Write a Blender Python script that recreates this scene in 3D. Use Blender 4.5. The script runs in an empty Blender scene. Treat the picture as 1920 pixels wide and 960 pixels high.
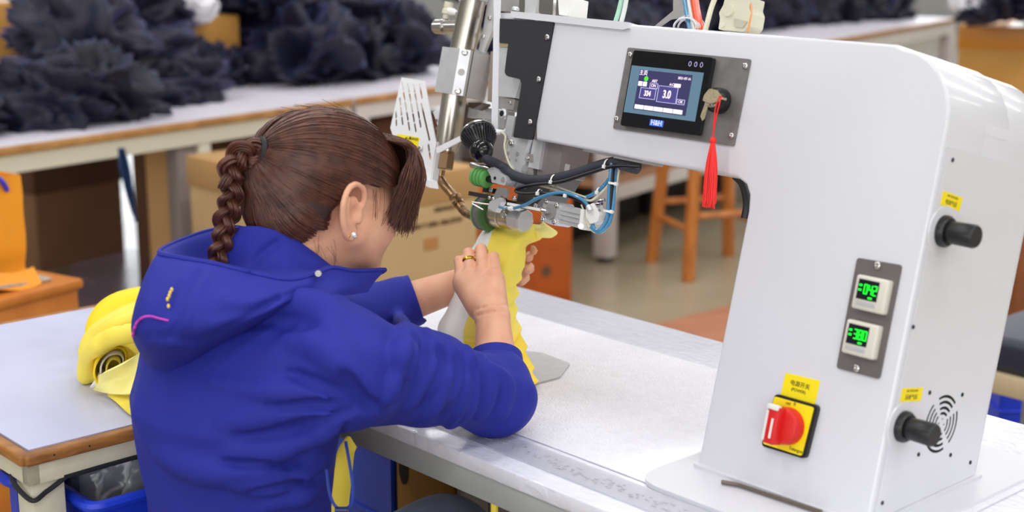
import bpy, bmesh, math, random
import numpy as np
from mathutils import Vector, Matrix, noise as mnoise

random.seed(7)
rng = np.random.default_rng(7)
SC = bpy.context.scene
COL = SC.collection
R = math.radians

# ---------------------------------------------------------------- camera, light, exposure
F, PITCH, CAM_H, YAW, TILT, ZT = 2781.0, R(13.11), 1.45, R(-47.93), R(13.85), 0.76
cam_data = bpy.data.cameras.new('camera')
cam_data.sensor_width = 36.0
cam_data.lens = F / 1920 * 36.0
cam_data.clip_start, cam_data.clip_end = 0.05, 100
cam_data.dof.use_dof = True
cam_data.dof.focus_distance = 2.06
cam_data.dof.aperture_fstop = 3.6
camera = bpy.data.objects.new('camera', cam_data)
camera.location = (0, 0, CAM_H)
camera.rotation_euler = (R(90) - PITCH, 0, 0)
COL.objects.link(camera)
SC.camera = camera

world = bpy.data.worlds.new('world')
SC.world = world
world.use_nodes = True
wb = world.node_tree.nodes['Background']
wb.inputs[0].default_value = (0.90, 0.93, 1.0, 1)
wb.inputs[1].default_value = 0.55

def area_light(name, loc, size, power, rot=(0, 0, 0), color=(1, 1, 1)):
    d = bpy.data.lights.new(name, 'AREA')
    d.shape = 'RECTANGLE'; d.size, d.size_y = size
    d.energy = power; d.color = color
    o = bpy.data.objects.new(name, d); o.location = loc; o.rotation_euler = rot
    COL.objects.link(o)
    return o

# rows of ceiling fluorescent fittings, running with the benches
LIGHT_POWER = 16.5
for row, off in enumerate((-4.2, -2.4, -0.6, 1.2, 3.0, 4.8)):
    for k in range(6):
        s = -1.5 + k * 2.1
        c = Vector((0.75 * s + 0.66 * off, 0.66 * s - 0.75 * off + 1.5, 3.15))
        area_light('fluorescent_lamp', c, (1.5, 0.22), LIGHT_POWER, (0, 0, R(41)), (0.97, 0.98, 1.0))

# fill lights added behind the camera to brighten the surfaces facing it
for k in range(3):
    area_light('fill_window_light', (-6.6 + 3.4 * k, -4.8, 1.9), (2.6, 1.8), 82.0, (R(90), 0, 0), (0.95, 0.97, 1.0))

# daylight from the windows along the far wall
for k in range(3):
    area_light('fill_window_light', (-4.6 + 5.2 * k, 18.8, 2.2), (4.4, 1.7), 135.0, (R(-90), 0, 0), (0.92, 0.96, 1.0))

vs = SC.view_settings
SC.display_settings.display_device = 'sRGB'
vs.view_transform = 'Standard'
vs.look = 'None'
vs.exposure = 0.0
vs.gamma = 1.0
vs.use_curve_mapping = False
SC.cycles.use_denoising = True
SC.cycles.max_bounces = 8
SC.cycles.transparent_max_bounces = 12
SC.cycles.caustics_reflective = False
SC.cycles.caustics_refractive = False
SC.cycles.sample_clamp_indirect = 6.0

# ---------------------------------------------------------------- measured frames of the place
CAMP = np.array([0, 0, CAM_H])
FW = np.array([0, math.cos(PITCH), -math.sin(PITCH)])
UP = np.array([0, math.sin(PITCH), math.cos(PITCH)])
RT = np.array([1.0, 0, 0])
E1 = np.array([math.cos(YAW), math.sin(YAW), 0.0])       # along the machine arm, towards its column
E2 = np.array([-math.sin(YAW), math.cos(YAW), 0.0])      # across the machine table, away from the operator
ZZ = np.array([0, 0, 1.0])
M3 = math.cos(TILT) * ZZ + math.sin(TILT) * E2           # the machine body leans back by TILT
M2 = math.cos(TILT) * E2 - math.sin(TILT) * ZZ

def ray(x, y): return RT * ((x - 960) / F) - UP * ((y - 480) / F) + FW
def on_plane(x, y, p, n):
    d = ray(x, y)
    return CAMP + d * (np.dot(np.asarray(p) - CAMP, n) / np.dot(d, n))
def on_z(x, y, z=ZT): return on_plane(x, y, (0, 0, z), ZZ)
def dep(x, y, d): return CAMP + ray(x, y) * d
def to_px(p):
    q = np.asarray(p) - CAMP; d = q @ FW
    return 960 + F * (q @ RT) / d, 480 - F * (q @ UP) / d, d
OB = on_z(1307, 873, ZT + 0.006)
def ew(e1, e2, z): return np.array([OB[0], OB[1], 0]) + E1 * e1 + E2 * e2 + ZZ * z
def pe1(x, y, e1): return on_plane(x, y, OB + E1 * e1, E1)
def pe2(x, y, e2): return on_plane(x, y, OB + E2 * e2, E2)
def to_e(p):
    q = np.asarray(p) - OB
    return np.array([q @ E1, q @ E2, p[2]])
def fp(x, y, b=0.0):
    """point of the machine (its own axes a, b, c) seen at x, y on the upright plane b"""
    q = on_plane(x, y, OB + M2 * b, M2) - OB
    return np.array([q @ E1, q @ M2, q @ M3])
def sp(x, y, a):
    q = on_plane(x, y, OB + E1 * a, E1) - OB
    return np.array([q @ E1, q @ M2, q @ M3])
MACH = Matrix(((E1[0], M2[0], M3[0], OB[0]), (E1[1], M2[1], M3[1], OB[1]), (E1[2], M2[2], M3[2], OB[2]), (0, 0, 0, 1)))
TAB = Matrix(((E1[0], E2[0], 0, OB[0]), (E1[1], E2[1], 0, OB[1]), (0, 0, 1, 0), (0, 0, 0, 1)))

# ---------------------------------------------------------------- scene helpers
def tag(o, label, cat, group=None, kind=None):
    o['label'] = label
    if cat: o['category'] = cat
    if group: o['group'] = group
    if kind: o['kind'] = kind
    return o
WORLD = {}
def thing(name, label, cat, loc=(0, 0, 0), mat=None, group=None):
    o = bpy.data.objects.new(name, None)
    o.empty_display_size = 0.05
    m = mat.copy() if mat is not None else Matrix.Translation(Vector([float(v) for v in loc]))
    o.matrix_basis = m
    COL.objects.link(o)
    WORLD[o.name] = m
    return tag(o, label, cat, group)
def wmat(o):
    while o is not None:
        if o.name in WORLD: return WORLD[o.name]
        o = o.parent
    return Matrix.Identity(4)
def link(name, me, mat, parent=None, smooth=35, label=None):
    o = bpy.data.objects.new(name, me)
    COL.objects.link(o)
    if parent is not None: o.parent = parent
    if mat is not None:
        for m in (mat if isinstance(mat, (list, tuple)) else [mat]): me.materials.append(m)
    if smooth is not None and len(me.polygons):
        me.polygons.foreach_set('use_smooth', [True] * len(me.polygons))
        if smooth < 180: me.set_sharp_from_angle(angle=R(smooth))
    if label: o['label'] = label
    return o
def copy_tree(o, parent=None):
    c = o.copy(); COL.objects.link(c)
    if parent is not None: c.parent = parent
    for ch in list(o.children): copy_tree(ch, c)
    return c

def nrm(v):
    v = np.asarray(v, float); return v / (np.linalg.norm(v) + 1e-12)
def frame_of(d):
    d = nrm(d); a = np.array([0, 0, 1.0]) if abs(d[2]) < 0.9 else np.array([1.0, 0, 0])
    u = nrm(np.cross(a, d)); return u, np.cross(d, u), d
def spline(pts, n=8, closed=False):
    P = [np.asarray(p, float) for p in pts]; out = []; N = len(P)
    rngs = range(N if closed else N - 1)
    for i in rngs:
        p0 = P[(i - 1) % N] if closed or i > 0 else 2 * P[0] - P[1]
        p1 = P[i]; p2 = P[(i + 1) % N]
        p3 = P[(i + 2) % N] if closed or i + 2 < N else 2 * P[-1] - P[-2]
        for k in range(n):
            t = k / n
            out.append(0.5 * (2 * p1 + (p2 - p0) * t + (2 * p0 - 5 * p1 + 4 * p2 - p3) * t * t + (3 * p1 - p0 - 3 * p2 + p3) * t ** 3))
    if not closed: out.append(P[-1])
    return out

class MB:
    def __init__(s): s.v = []; s.f = []
    def add(s, vs, fs):
        b = len(s.v); s.v.extend([tuple(float(c) for c in v) for v in vs]); s.f.extend([tuple(b + i for i in f) for f in fs]); return s
    def box(s, c, size, ax=None, r=0.0, seg=2):
        bm = bmesh.new(); bmesh.ops.create_cube(bm, size=1.0)
        for v in bm.verts: v.co = Vector((v.co.x * size[0], v.co.y * size[1], v.co.z * size[2]))
        if r > 0: bmesh.ops.bevel(bm, geom=list(bm.edges), offset=min(r, min(size) * 0.49), segments=seg, profile=0.5, affect='EDGES')
        return s._bm(bm, c, ax)
    def _bm(s, bm, c=(0, 0, 0), ax=None):
        bm.verts.index_update(); c = np.asarray(c, float)
        A = np.array(ax, float) if ax is not None else np.eye(3)     # rows are the axes
        vs = [c + v.co.x * A[0] + v.co.y * A[1] + v.co.z * A[2] for v in bm.verts]
        fs = [[v.index for v in f.verts] for f in bm.faces]
        bm.free(); return s.add(vs, fs)
    def cyl(s, p0, p1, r0, r1=None, seg=20, caps=True, bev=0.0):
        r1 = r0 if r1 is None else r1
        p0 = np.asarray(p0, float); p1 = np.asarray(p1, float); L = np.linalg.norm(p1 - p0)
        prof = [(0, r0), (1, r1)]
        if bev > 0:
            t = bev / L; prof = [(0, r0 - bev), (t * .3, r0 - bev * .3), (t, r0), (1 - t, r1), (1 - t * .3, r1 - bev * .3), (1, r1 - bev)]
        return s.lathe(p0, p1, prof, seg, caps)
    def lathe(s, p0, p1, prof, seg=24, caps=True):
        p0 = np.asarray(p0, float); p1 = np.asarray(p1, float); u, v, d = frame_of(p1 - p0); vs = []; fs = []
        for t, r in prof:
            c = p0 + (p1 - p0) * t
            for k in range(seg):
                a = 2 * math.pi * k / seg; vs.append(c + (u * math.cos(a) + v * math.sin(a)) * r)
        n = len(prof)
        for i in range(n - 1):
            for k in range(seg):
                k2 = (k + 1) % seg; fs.append((i * seg + k, i * seg + k2, (i + 1) * seg + k2, (i + 1) * seg + k))
        if caps: fs.append(tuple(range(seg - 1, -1, -1))); fs.append(tuple(range((n - 1) * seg, n * seg)))
        return s.add(vs, fs)
    def tube(s, pts, r, seg=8, caps=True, closed=False):
        P = np.array(pts, float); n = len(P)
        rr = np.full(n, r) if np.isscalar(r) else np.asarray(r, float)
        T = np.gradient(P, axis=0) if not closed else np.roll(P, -1, 0) - np.roll(P, 1, 0)
        u, v, d = frame_of(T[0]); vs = []; fs = []
        for i in range(n):
            d = nrm(T[i]); u = nrm(u - d * (u @ d)); v = np.cross(d, u)
            for k in range(seg):
                a = 2 * math.pi * k / seg; vs.append(P[i] + (u * math.cos(a) + v * math.sin(a)) * rr[i])
        for i in range(n if closed else n - 1):
            j = (i + 1) % n
            for k in range(seg):
                k2 = (k + 1) % seg; fs.append((i * seg + k, i * seg + k2, j * seg + k2, j * seg + k))
        if caps and not closed: fs.append(tuple(range(seg - 1, -1, -1))); fs.append(tuple(range((n - 1) * seg, n * seg)))
        return s.add(vs, fs)
    def prism(s, outline, ext):
        P = [np.asarray(p, float) for p in outline]; e = np.asarray(ext, float); n = len(P)
        vs = P + [p + e for p in P]
        nn = np.zeros(3)
        for i in range(n): nn += np.cross(P[i], P[(i + 1) % n])
        fs = [tuple(range(n)), tuple(range(2 * n - 1, n - 1, -1))] + [((i + 1) % n, i, n + i, n + (i + 1) % n) for i in range(n)]
        if nn @ e > 0: fs = [tuple(reversed(f)) for f in fs]
        return s.add(vs, fs)
    def ball(s, c, r, seg=14, rings=8, ax=None):
        bm = bmesh.new(); bmesh.ops.create_uvsphere(bm, u_segments=seg, v_segments=rings, radius=1.0)
        rr = (r, r, r) if np.isscalar(r) else r
        for v in bm.verts: v.co = Vector((v.co.x * rr[0], v.co.y * rr[1], v.co.z * rr[2]))
        return s._bm(bm, c, ax)
    def grid(s, G, thick=None, closed_u=False):
        """G: rows x cols array of points; thick gives the sheet a second side"""
        G = np.asarray(G, float); n, m = G.shape[:2]
        fs = []
        for i in range(n - 1):
            for j in range(m if closed_u else m - 1):
                j2 = (j + 1) % m; fs.append((i * m + j, i * m + j2, (i + 1) * m + j2, (i + 1) * m + j))
        if thick is None: return s.add(G.reshape(-1, 3), fs)
        du = np.gradient(G, axis=1); dv = np.gradient(G, axis=0)
        N = np.cross(du, dv); N /= np.linalg.norm(N, axis=2, keepdims=True) + 1e-12
        V = np.concatenate([G.reshape(-1, 3), (G + N * thick).reshape(-1, 3)]); o = n * m
        fs2 = [tuple(reversed([o + i for i in f])) for f in fs]
        side = []
        for j in range(m if closed_u else m - 1):
            j2 = (j + 1) % m
            side.append((j2, j, o + j, o + j2)); a = (n - 1) * m
            side.append((a + j, a + j2, o + a + j2, o + a + j))
        if not closed_u:
            for i in range(n - 1):
                side.append((i * m, (i + 1) * m, o + (i + 1) * m, o + i * m))
                side.append(((i + 1) * m + m - 1, i * m + m - 1, o + i * m + m - 1, o + (i + 1) * m + m - 1))
        return s.add(V, [tuple(reversed(f)) for f in fs] + [tuple(reversed(f)) for f in fs2] + side)
    def mesh(s, name):
        me = bpy.data.meshes.new(name); me.from_pydata(s.v, [], s.f); me.update(); return me
    def build(s, name, mat, parent=None, world=False, smooth=35, label=None, fix=True):
        V = s.v
        if world and parent is not None:
            inv = np.array(wmat(parent).inverted()); A = np.array(V)
            V = (A @ inv[:3, :3].T + inv[:3, 3]).tolist()
        me = bpy.data.meshes.new(name); me.from_pydata(V, [], s.f)
        if fix:
            bm = bmesh.new(); bm.from_mesh(me); bmesh.ops.recalc_face_normals(bm, faces=bm.faces); bm.to_mesh(me); bm.free()
        me.update()
        return link(name, me, mat, parent, smooth, label)

def flat_shape(outer, holes, thick, O, u, v):
    """flat plate with holes: outline and holes in plate coordinates, on the plane O + x u + y v, thickness along u x v"""
    cu = bpy.data.curves.new('plate', 'CURVE'); cu.dimensions = '2D'; cu.fill_mode = 'BOTH'; cu.extrude = thick / 2
    for loop in [outer] + list(holes):
        sp_ = cu.splines.new('POLY'); sp_.points.add(len(loop) - 1); sp_.use_cyclic_u = True
        for p, q in zip(sp_.points, loop): p.co = (q[0], q[1], 0, 1)
    ob = bpy.data.objects.new('plate', cu)
    me = bpy.data.meshes.new_from_object(ob)
    bpy.data.objects.remove(ob); bpy.data.curves.remove(cu)
    u = np.asarray(u, float); v = np.asarray(v, float); w = np.cross(u, v); O = np.asarray(O, float)
    mb = MB()
    vs = [O + p.co.x * u + p.co.y * v + (p.co.z + thick / 2) * w for p in me.vertices]
    mb.add(vs, [tuple(p.vertices) for p in me.polygons])
    bpy.data.meshes.remove(me)
    return mb
def text_mb(body, size, O, u, v, depth=0.0002, align='CENTER', bold=0.0, squeeze=1.0):
    cu = bpy.data.curves.new('lettering', 'FONT'); cu.body = body; cu.size = size; cu.align_x = align; cu.align_y = 'CENTER'
    cu.extrude = depth; cu.offset = bold; cu.resolution_u = 3
    ob = bpy.data.objects.new('lettering', cu); me = bpy.data.meshes.new_from_object(ob)
    bpy.data.objects.remove(ob); bpy.data.curves.remove(cu)
    u = np.asarray(u, float); v = np.asarray(v, float); w = np.cross(u, v); O = np.asarray(O, float)
    mb = MB(); mb.add([O + p.co.x * u * squeeze + p.co.y * v + p.co.z * w for p in me.vertices], [tuple(p.vertices) for p in me.polygons])
    bpy.data.meshes.remove(me)
    return mb
def rounded(pts, r, n=4):
    """round the corners of a 2D or 3D outline"""
    P = [np.asarray(p, float) for p in pts]; N = len(P); out = []
    for i in range(N):
        a, b, c = P[i - 1], P[i], P[(i + 1) % N]
        rr = r[i] if isinstance(r, (list, tuple)) else r
        if rr <= 0: out.append(b); continue
        d1 = nrm(a - b); d2 = nrm(c - b)
        L = min(rr, np.linalg.norm(a - b) * .48, np.linalg.norm(c - b) * .48)
        for k in range(n + 1):
            t = k / n; out.append((1 - t) ** 2 * (b + d1 * L) + 2 * t * (1 - t) * b + t * t * (b + d2 * L))
    return out

# ---------------------------------------------------------------- materials
def lin(c):
    return tuple(((x / 255) / 12.92 if x / 255 <= .04045 else ((x / 255 + .055) / 1.055) ** 2.4) for x in c) + (1,)
def mat(name, rgb, rough=0.5, metal=0.0, var=0.0, vscale=20.0, bump=0.0, bscale=200.0, spec=0.5, sheen=0.0, emit=0.0,
        rgb2=None, trans=0.0, alpha=1.0, stretch=None, coat=0.0, bdist=0.001, sss=0.0, rvar=0.0, detail=3.0):
    m = bpy.data.materials.new(name); m.use_nodes = True; nt = m.node_tree; N = nt.nodes; L = nt.links
    b = N['Principled BSDF']; base = lin(rgb)
    b.inputs['Base Color'].default_value = base
    b.inputs['Roughness'].default_value = rough; b.inputs['Metallic'].default_value = metal
    b.inputs['Specular IOR Level'].default_value = spec
    if sheen: b.inputs['Sheen Tint'].default_value = tuple(min(1, .12 + 1.0 * x / max(base[:3])) for x in base[:3]) + (1,); b.inputs['Sheen Weight'].default_value = sheen; b.inputs['Sheen Roughness'].default_value = 0.4
    if coat: b.inputs['Coat Weight'].default_value = coat; b.inputs['Coat Roughness'].default_value = 0.1
    if trans: b.inputs['Transmission Weight'].default_value = trans
    if alpha < 1: b.inputs['Alpha'].default_value = alpha
    if sss:
        b.inputs['Subsurface Weight'].default_value = sss; b.inputs['Subsurface Scale'].default_value = 0.004
        b.inputs['Subsurface Radius'].default_value = (1.0, 0.35, 0.2)
    if emit: b.inputs['Emission Color'].default_value = base; b.inputs['Emission Strength'].default_value = emit
    tc = N.new('ShaderNodeTexCoord'); mp = N.new('ShaderNodeMapping')
    L.new(tc.outputs['Object'], mp.inputs[0])
    if stretch: mp.inputs['Scale'].default_value = stretch
    if var or rgb2 or rvar:
        n = N.new('ShaderNodeTexNoise'); n.inputs['Scale'].default_value = vscale; n.inputs['Detail'].default_value = detail
        L.new(mp.outputs[0], n.inputs['Vector'])
        if var or rgb2:
            r = N.new('ShaderNodeValToRGB')
            c2 = lin(rgb2) if rgb2 else tuple(min(1, x * (1 + var)) for x in base[:3]) + (1,)
            c1 = base if rgb2 else tuple(x * (1 - var) for x in base[:3]) + (1,)
            r.color_ramp.elements[0].position = .32; r.color_ramp.elements[1].position = .68
            r.color_ramp.elements[0].color = c1; r.color_ramp.elements[1].color = c2
            L.new(n.outputs['Fac'], r.inputs[0]); L.new(r.outputs[0], b.inputs['Base Color'])
        if rvar:
            mr = N.new('ShaderNodeMapRange'); mr.inputs['To Min'].default_value = max(0, rough - rvar); mr.inputs['To Max'].default_value = min(1, rough + rvar)
            L.new(n.outputs['Fac'], mr.inputs['Value']); L.new(mr.outputs[0], b.inputs['Roughness'])
    if bump:
        n2 = N.new('ShaderNodeTexNoise'); n2.inputs['Scale'].default_value = bscale; n2.inputs['Detail'].default_value = 2
        L.new(mp.outputs[0], n2.inputs['Vector'])
        bp = N.new('ShaderNodeBump'); bp.inputs['Strength'].default_value = bump; bp.inputs['Distance'].default_value = bdist
        L.new(n2.outputs['Fac'], bp.inputs['Height']); L.new(bp.outputs[0], b.inputs['Normal'])
    return m
# ---------------------------------------------------------------- palette
WHITE_PAINT = mat('white_enamel', (216, 216, 222), .28, var=.01, vscale=6, bump=.05, bscale=500, coat=.25)
STEEL = mat('brushed_steel', (150, 146, 143), .42, 1.0, var=.12, vscale=60, stretch=(1, 1, 6), bump=.06, bscale=400)
PLATE = mat('satin_panel_steel', (138, 135, 134), .5, .75, var=.12, vscale=45, bump=.06, bscale=500)
CHROME = mat('bright_steel', (205, 203, 200), .18, 1.0)
PIPE = mat('pipe_steel', (196, 188, 176), .26, 1.0, var=.08, vscale=30, stretch=(1, 1, .2))
ALU = mat('aluminium', (214, 214, 216), .40, .55, var=.05, vscale=50)
ALU_D = mat('grey_aluminium', (166, 163, 161), .5, .5, var=.08, vscale=50)
BRASSY = mat('heat_stained_steel', (186, 152, 112), .3, 1.0, rgb2=(140, 108, 78), vscale=55)
BURNT = mat('burnt_nozzle_steel', (150, 116, 86), .42, .9, rgb2=(58, 40, 32), vscale=140)
BRONZE = mat('bronze_nut', (140, 112, 84), .35, 1.0)
BLACK = mat('black_plastic', (24, 24, 28), .38)
BLACK_P = mat('black_powder_coat', (34, 34, 40), .55, var=.3, vscale=900, bump=.2, bscale=900)
BLACK_G = mat('black_gloss_plastic', (14, 15, 20), .16)
RUBBER = mat('black_cable_sleeve', (44, 46, 56), .65, var=.2, vscale=400, bump=.3, bscale=900)
GREEN = mat('green_rubber', (104, 178, 92), .55, var=.06, vscale=90)
GREEN_D = mat('green_tyre', (70, 112, 58), .6, var=.1, vscale=90)
GREYTYRE = mat('grey_tread', (112, 114, 110), .7, var=.1, vscale=120)
WHITE_PL = mat('white_plastic', (232, 231, 226), .4)
CREAM_PL = mat('cream_plastic', (212, 208, 186), .45, var=.03)
BLUE_TUBE = mat('blue_air_tube', (70, 134, 176), .22, coat=.5)
CLEAR_TUBE = mat('milky_tube', (214, 218, 214), .25, coat=.4)
GREENISH_TUBE = mat('green_tinted_tube', (168, 214, 190), .2, coat=.4)
RED_TUBE = mat('orange_red_tube', (236, 74, 26), .3, coat=.3)
RED_PL = mat('red_plastic', (214, 32, 30), .38)
RED_TASSEL = mat('red_tassel_silk', (238, 26, 18), .55, var=.15, vscale=600, stretch=(1, 1, .1))
YELLOW_PL = mat('yellow_label', (250, 226, 16), .45)
INK = mat('black_ink', (26, 24, 20), .6)
INK_G = mat('grey_ink', (120, 112, 40), .6)
SCREEN_T = mat('teal_screen', (84, 110, 128), .2, emit=.55)
SCREEN_D = mat('dark_screen_field', (50, 48, 84), .25, emit=.55)
SCREEN_B = mat('screen_number_field', (66, 62, 118), .25, emit=.55)
SCREEN_W = mat('screen_pale_button', (232, 214, 232), .3, emit=.75)
SCREEN_L = mat('screen_line', (168, 160, 206), .3, emit=.6)
SCREEN_G = mat('screen_green_lamp', (70, 224, 40), .3, emit=.9)
SCREEN_BLUE = mat('blue_lit_badge', (40, 90, 240), .3, emit=1.0)
LED_G = mat('green_led', (16, 255, 44), .3, emit=1.3)
LCD = mat('black_display_glass', (10, 14, 26), .15)
GREY_IVORY = mat('ivory_plastic', (214, 210, 198), .42)
KEY_MET = mat('worn_nickel_key', (192, 178, 148), .4, .6, var=.2, vscale=300)
HOLE_SHADE = mat('hole_shade', (8, 8, 12), .8)  # near-black colour that paints the shade inside holes and slits

# ---------------------------------------------------------------- the room
def box_struct(name, lo, hi, m):
    lo = np.array(lo, float); hi = np.array(hi, float)
    o = MB().box((lo + hi) / 2, hi - lo).build(name, m); o['kind'] = 'structure'; return o
FLOOR = mat('polished_concrete', (172, 160, 134), .22, rgb2=(146, 134, 112), vscale=1.3, bump=.02, bscale=30, rvar=.08, spec=.6)
WALLM = mat('painted_wall', (214, 216, 218), .7)
box_struct('floor', (-9, -5, -.1), (11, 19, 0), FLOOR)
box_struct('ceiling', (-9, -5, 3.4), (11, 19, 3.5), WALLM)
box_struct('wall_left', (-9.2, -5, 0), (-9, 19, 3.4), WALLM)
box_struct('wall_right', (11, -5, 0), (11.2, 19, 3.4), WALLM)
box_struct('wall_back', (-9, 19, 0), (11, 19.2, 3.4), WALLM)
box_struct('wall_front', (-9, -5.2, 0), (11, -5, 3.4), WALLM)

# ---------------------------------------------------------------- machine table
def foil_mat():
    m = mat('silver_film', (232, 232, 242), .22, .0, coat=.35); nt = m.node_tree; N = nt.nodes; L = nt.links
    tc = N.new('ShaderNodeTexCoord'); mp = N.new('ShaderNodeMapping'); mp.inputs['Scale'].default_value = (9, 26, 9)
    no = N.new('ShaderNodeTexNoise'); no.inputs['Scale'].default_value = 3.2; no.inputs['Detail'].default_value = 5
    no.inputs['Distortion'].default_value = 1.2
    bp = N.new('ShaderNodeBump'); bp.inputs['Strength'].default_value = .6; bp.inputs['Distance'].default_value = .005
    L.new(tc.outputs['Object'], mp.inputs[0]); L.new(mp.outputs[0], no.inputs['Vector']); L.new(no.outputs['Fac'], bp.inputs['Height'])
    L.new(bp.outputs[0], N['Principled BSDF'].inputs['Normal']); return m
FOIL = foil_mat()
MATTE_FILM = mat('pebbled_white_sheet', (236, 235, 243), .40, .0, bump=.9, bscale=330, bdist=.0022, coat=.35, var=.03, vscale=60)
TABLE_GREY = mat('grey_enamel', (176, 178, 176), .4, .1, var=.03, vscale=14)
TRUNK = mat('grey_cabinet_paint', (150, 140, 132), .5)

tb = thing('machine_table', 'long table topped with silver film in front of the seated worker, carrying the white machine', 'table', mat=TAB)
X0, X1, Y0, Y1 = -.88, .43, -.178, .471
MB().box(((X0 + X1) / 2, (Y0 + Y1) / 2, ZT - .012), (X1 - X0, Y1 - Y0, .022), r=.004).build('tabletop', FOIL, tb)
ap = MB()
ap.box(((X0 + X1) / 2, Y0 + .012, ZT - .041), (X1 - X0 - .01, .016, .036), r=.003)
ap.build('front_apron', TABLE_GREY, tb)
ap = MB(); ap.box(((X0 + X1) / 2, Y1 - .012, ZT - .041), (X1 - X0 - .01, .016, .036), r=.003); ap.build('rear_apron', TABLE_GREY, tb)
ap = MB(); ap.box((X1 - .012, (Y0 + Y1) / 2, ZT - .041), (.016, Y1 - Y0 - .05, .036), r=.003); ap.build('side_apron', TABLE_GREY, tb)
for lx in (X0 + .06, X1 - .05):
    for ly in (Y0 + .05, Y1 - .05):
        MB().box((lx, ly, (ZT - .024) / 2), (.04, .04, ZT - .024), r=.004).build('leg', TABLE_GREY, tb)
MB().box((-.16, .27, .345), (.926, .30, .69), r=.006).build('control_cabinet', TRUNK, tb)
sh = MB().box((-.28, .13, ZT + .0008), (1.18, .42, .0014)).build('work_mat', MATTE_FILM)
sh.parent = None; sh.matrix_basis = TAB
tag(sh, 'pebbled white sheet spread over the middle of the machine table', 'mat')

# see-through tape with faint embossed marks along the front edge
tp = thing('edge_tape', 'clear film strip with a row of faint embossed marks along the front table edge', 'tape', mat=TAB)
FILM = mat('clear_film_tape', (206, 206, 218), .22, alpha=.5, bump=.3, bscale=60, bdist=.002)
MB().box((-.28, -.118, ZT + .0007), (1.16, .052, .0012)).build('film', FILM, tp)
mk = MB()
for i in range(64):
    x = -.60 + i * .0125 + random.uniform(-.003, .003)
    for j in range(random.choice((2, 3, 3, 4))):
        c = (x + random.uniform(-.004, .004), -.118 + random.uniform(-.011, .011), ZT + .0015)
        a = random.uniform(-.6, .6)
        mk.box(c, (random.uniform(.003, .008), random.uniform(.0012, .0025), .0004), ax=((math.cos(a), math.sin(a), 0), (-math.sin(a), math.cos(a), 0), (0, 0, 1)))
mo = mk.build('embossed_marks', mat('faint_grey_print', (176, 174, 186), .5), tp); mo['kind'] = 'stuff'

# thin steel foot plate under the fabric
spx = [to_e(on_z(x, y, ZT + .002)) for x, y in ((900, 650), (1018, 664), (1069, 684), (1050, 709), (1002, 722), (930, 735), (880, 690))]
plo = MB().prism([(p[0], p[1], ZT + .0018) for p in rounded(spx, .006, 3)], (0, 0, .0025)).build('steel_foot_plate', mat('pale_steel', (186, 184, 184), .45, .7, var=.06, vscale=60))
plo.matrix_basis = TAB
tag(plo, 'flat pointed steel plate lying on the pebbled sheet under the yellow fabric', 'plate')

# hex key
ky = MB()
kp = [(.062, -.026, ZT + .0095), (.080, -.0185, ZT + .0095), (.084, -.0178, ZT + .0095), (.2, -.012, ZT + .0095)]
ky.tube(kp, .0028, 6)
kyo = ky.build('hex_key', mat('worn_tool_steel', (150, 138, 128), .3, 1.0), smooth=None); kyo.matrix_basis = TAB
tag(kyo, 'bent steel hex key lying at the foot of the white machine column', 'tool')

# ---------------------------------------------------------------- the seam sealing machine
mc = thing('seam_sealing_machine', 'large white hot-air seam sealing machine with touch screen, standing on the silver table', 'machine', mat=MACH)
A_SIDE = .256
prof = [fp(1000, 30), fp(1690, 85)]
top_c = .549
body_px = [(1307, 873), (1402, 395), (1404, 365), (1398, 345), (1380, 331), (1206, 301), (1004, 262), (1000, 31)]
P = [fp(*q) for q in body_px]
P = [np.array([p[0], 0, p[2]]) for p in P]
P[0] = np.array([P[0][0], 0, -.002])
P += [np.array([.168, 0, top_c])]
for k in range(7):
    a = math.pi / 2 * (1 - k / 6)
    P.append(np.array([A_SIDE - .075 + .075 * math.cos(a), 0, top_c - .004 - .082 + .082 * math.sin(a)]))
P.append(np.array([A_SIDE, 0, -.002]))
TT = math.tan(TILT)
def body_mesh(outline, b0, b1, bev, infl=0.0):
    bm = bmesh.new()
    v0 = [bm.verts.new((p[0], b0, p[2])) for p in outline]; v1 = [bm.verts.new((p[0], b1, p[2])) for p in outline]
    n = len(outline); f0 = bm.faces.new(v0); f1 = bm.faces.new(list(reversed(v1)))
    for i in range(n): bm.faces.new((v0[(i + 1) % n], v0[i], v1[i], v1[(i + 1) % n]))
    for v in bm.verts:
        if v.co.z < .01: v.co.z = v.co.y * TT - .001
    bmesh.ops.recalc_face_normals(bm, faces=bm.faces)
    ed = [e for e in f0.edges if not (e.verts[0].co.z < .01 and e.verts[1].co.z < .01)]
    ed += [e for e in f1.edges if not (e.verts[0].co.z < b1 * TT + .01 and e.verts[1].co.z < b1 * TT + .01)]
    bmesh.ops.bevel(bm, geom=ed, offset=bev, segments=4, profile=.5, affect='EDGES', clamp_overlap=True)
    me = bpy.data.meshes.new('body'); bm.to_mesh(me); bm.free(); return me
link('body', body_mesh(P, 0, .14, .0045), WHITE_PAINT, mc, 30)
# rear cover of the column, a little larger
RC = [np.array([.02, 0, -.002]), np.array([.02, 0, .50]), np.array([.06, 0, top_c - .012])]
for k in range(8):
    a = math.pi / 2 * (1 - k / 7)
    RC.append(np.array([A_SIDE - .07 + .0705 * math.cos(a), 0, top_c - .012 - .08 + .085 * math.sin(a)]))
RC.append(np.array([A_SIDE + .0005, 0, -.002]))
link('rear_cover', body_mesh(RC, .075, .228, .012), WHITE_PAINT, mc, 30)

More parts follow.
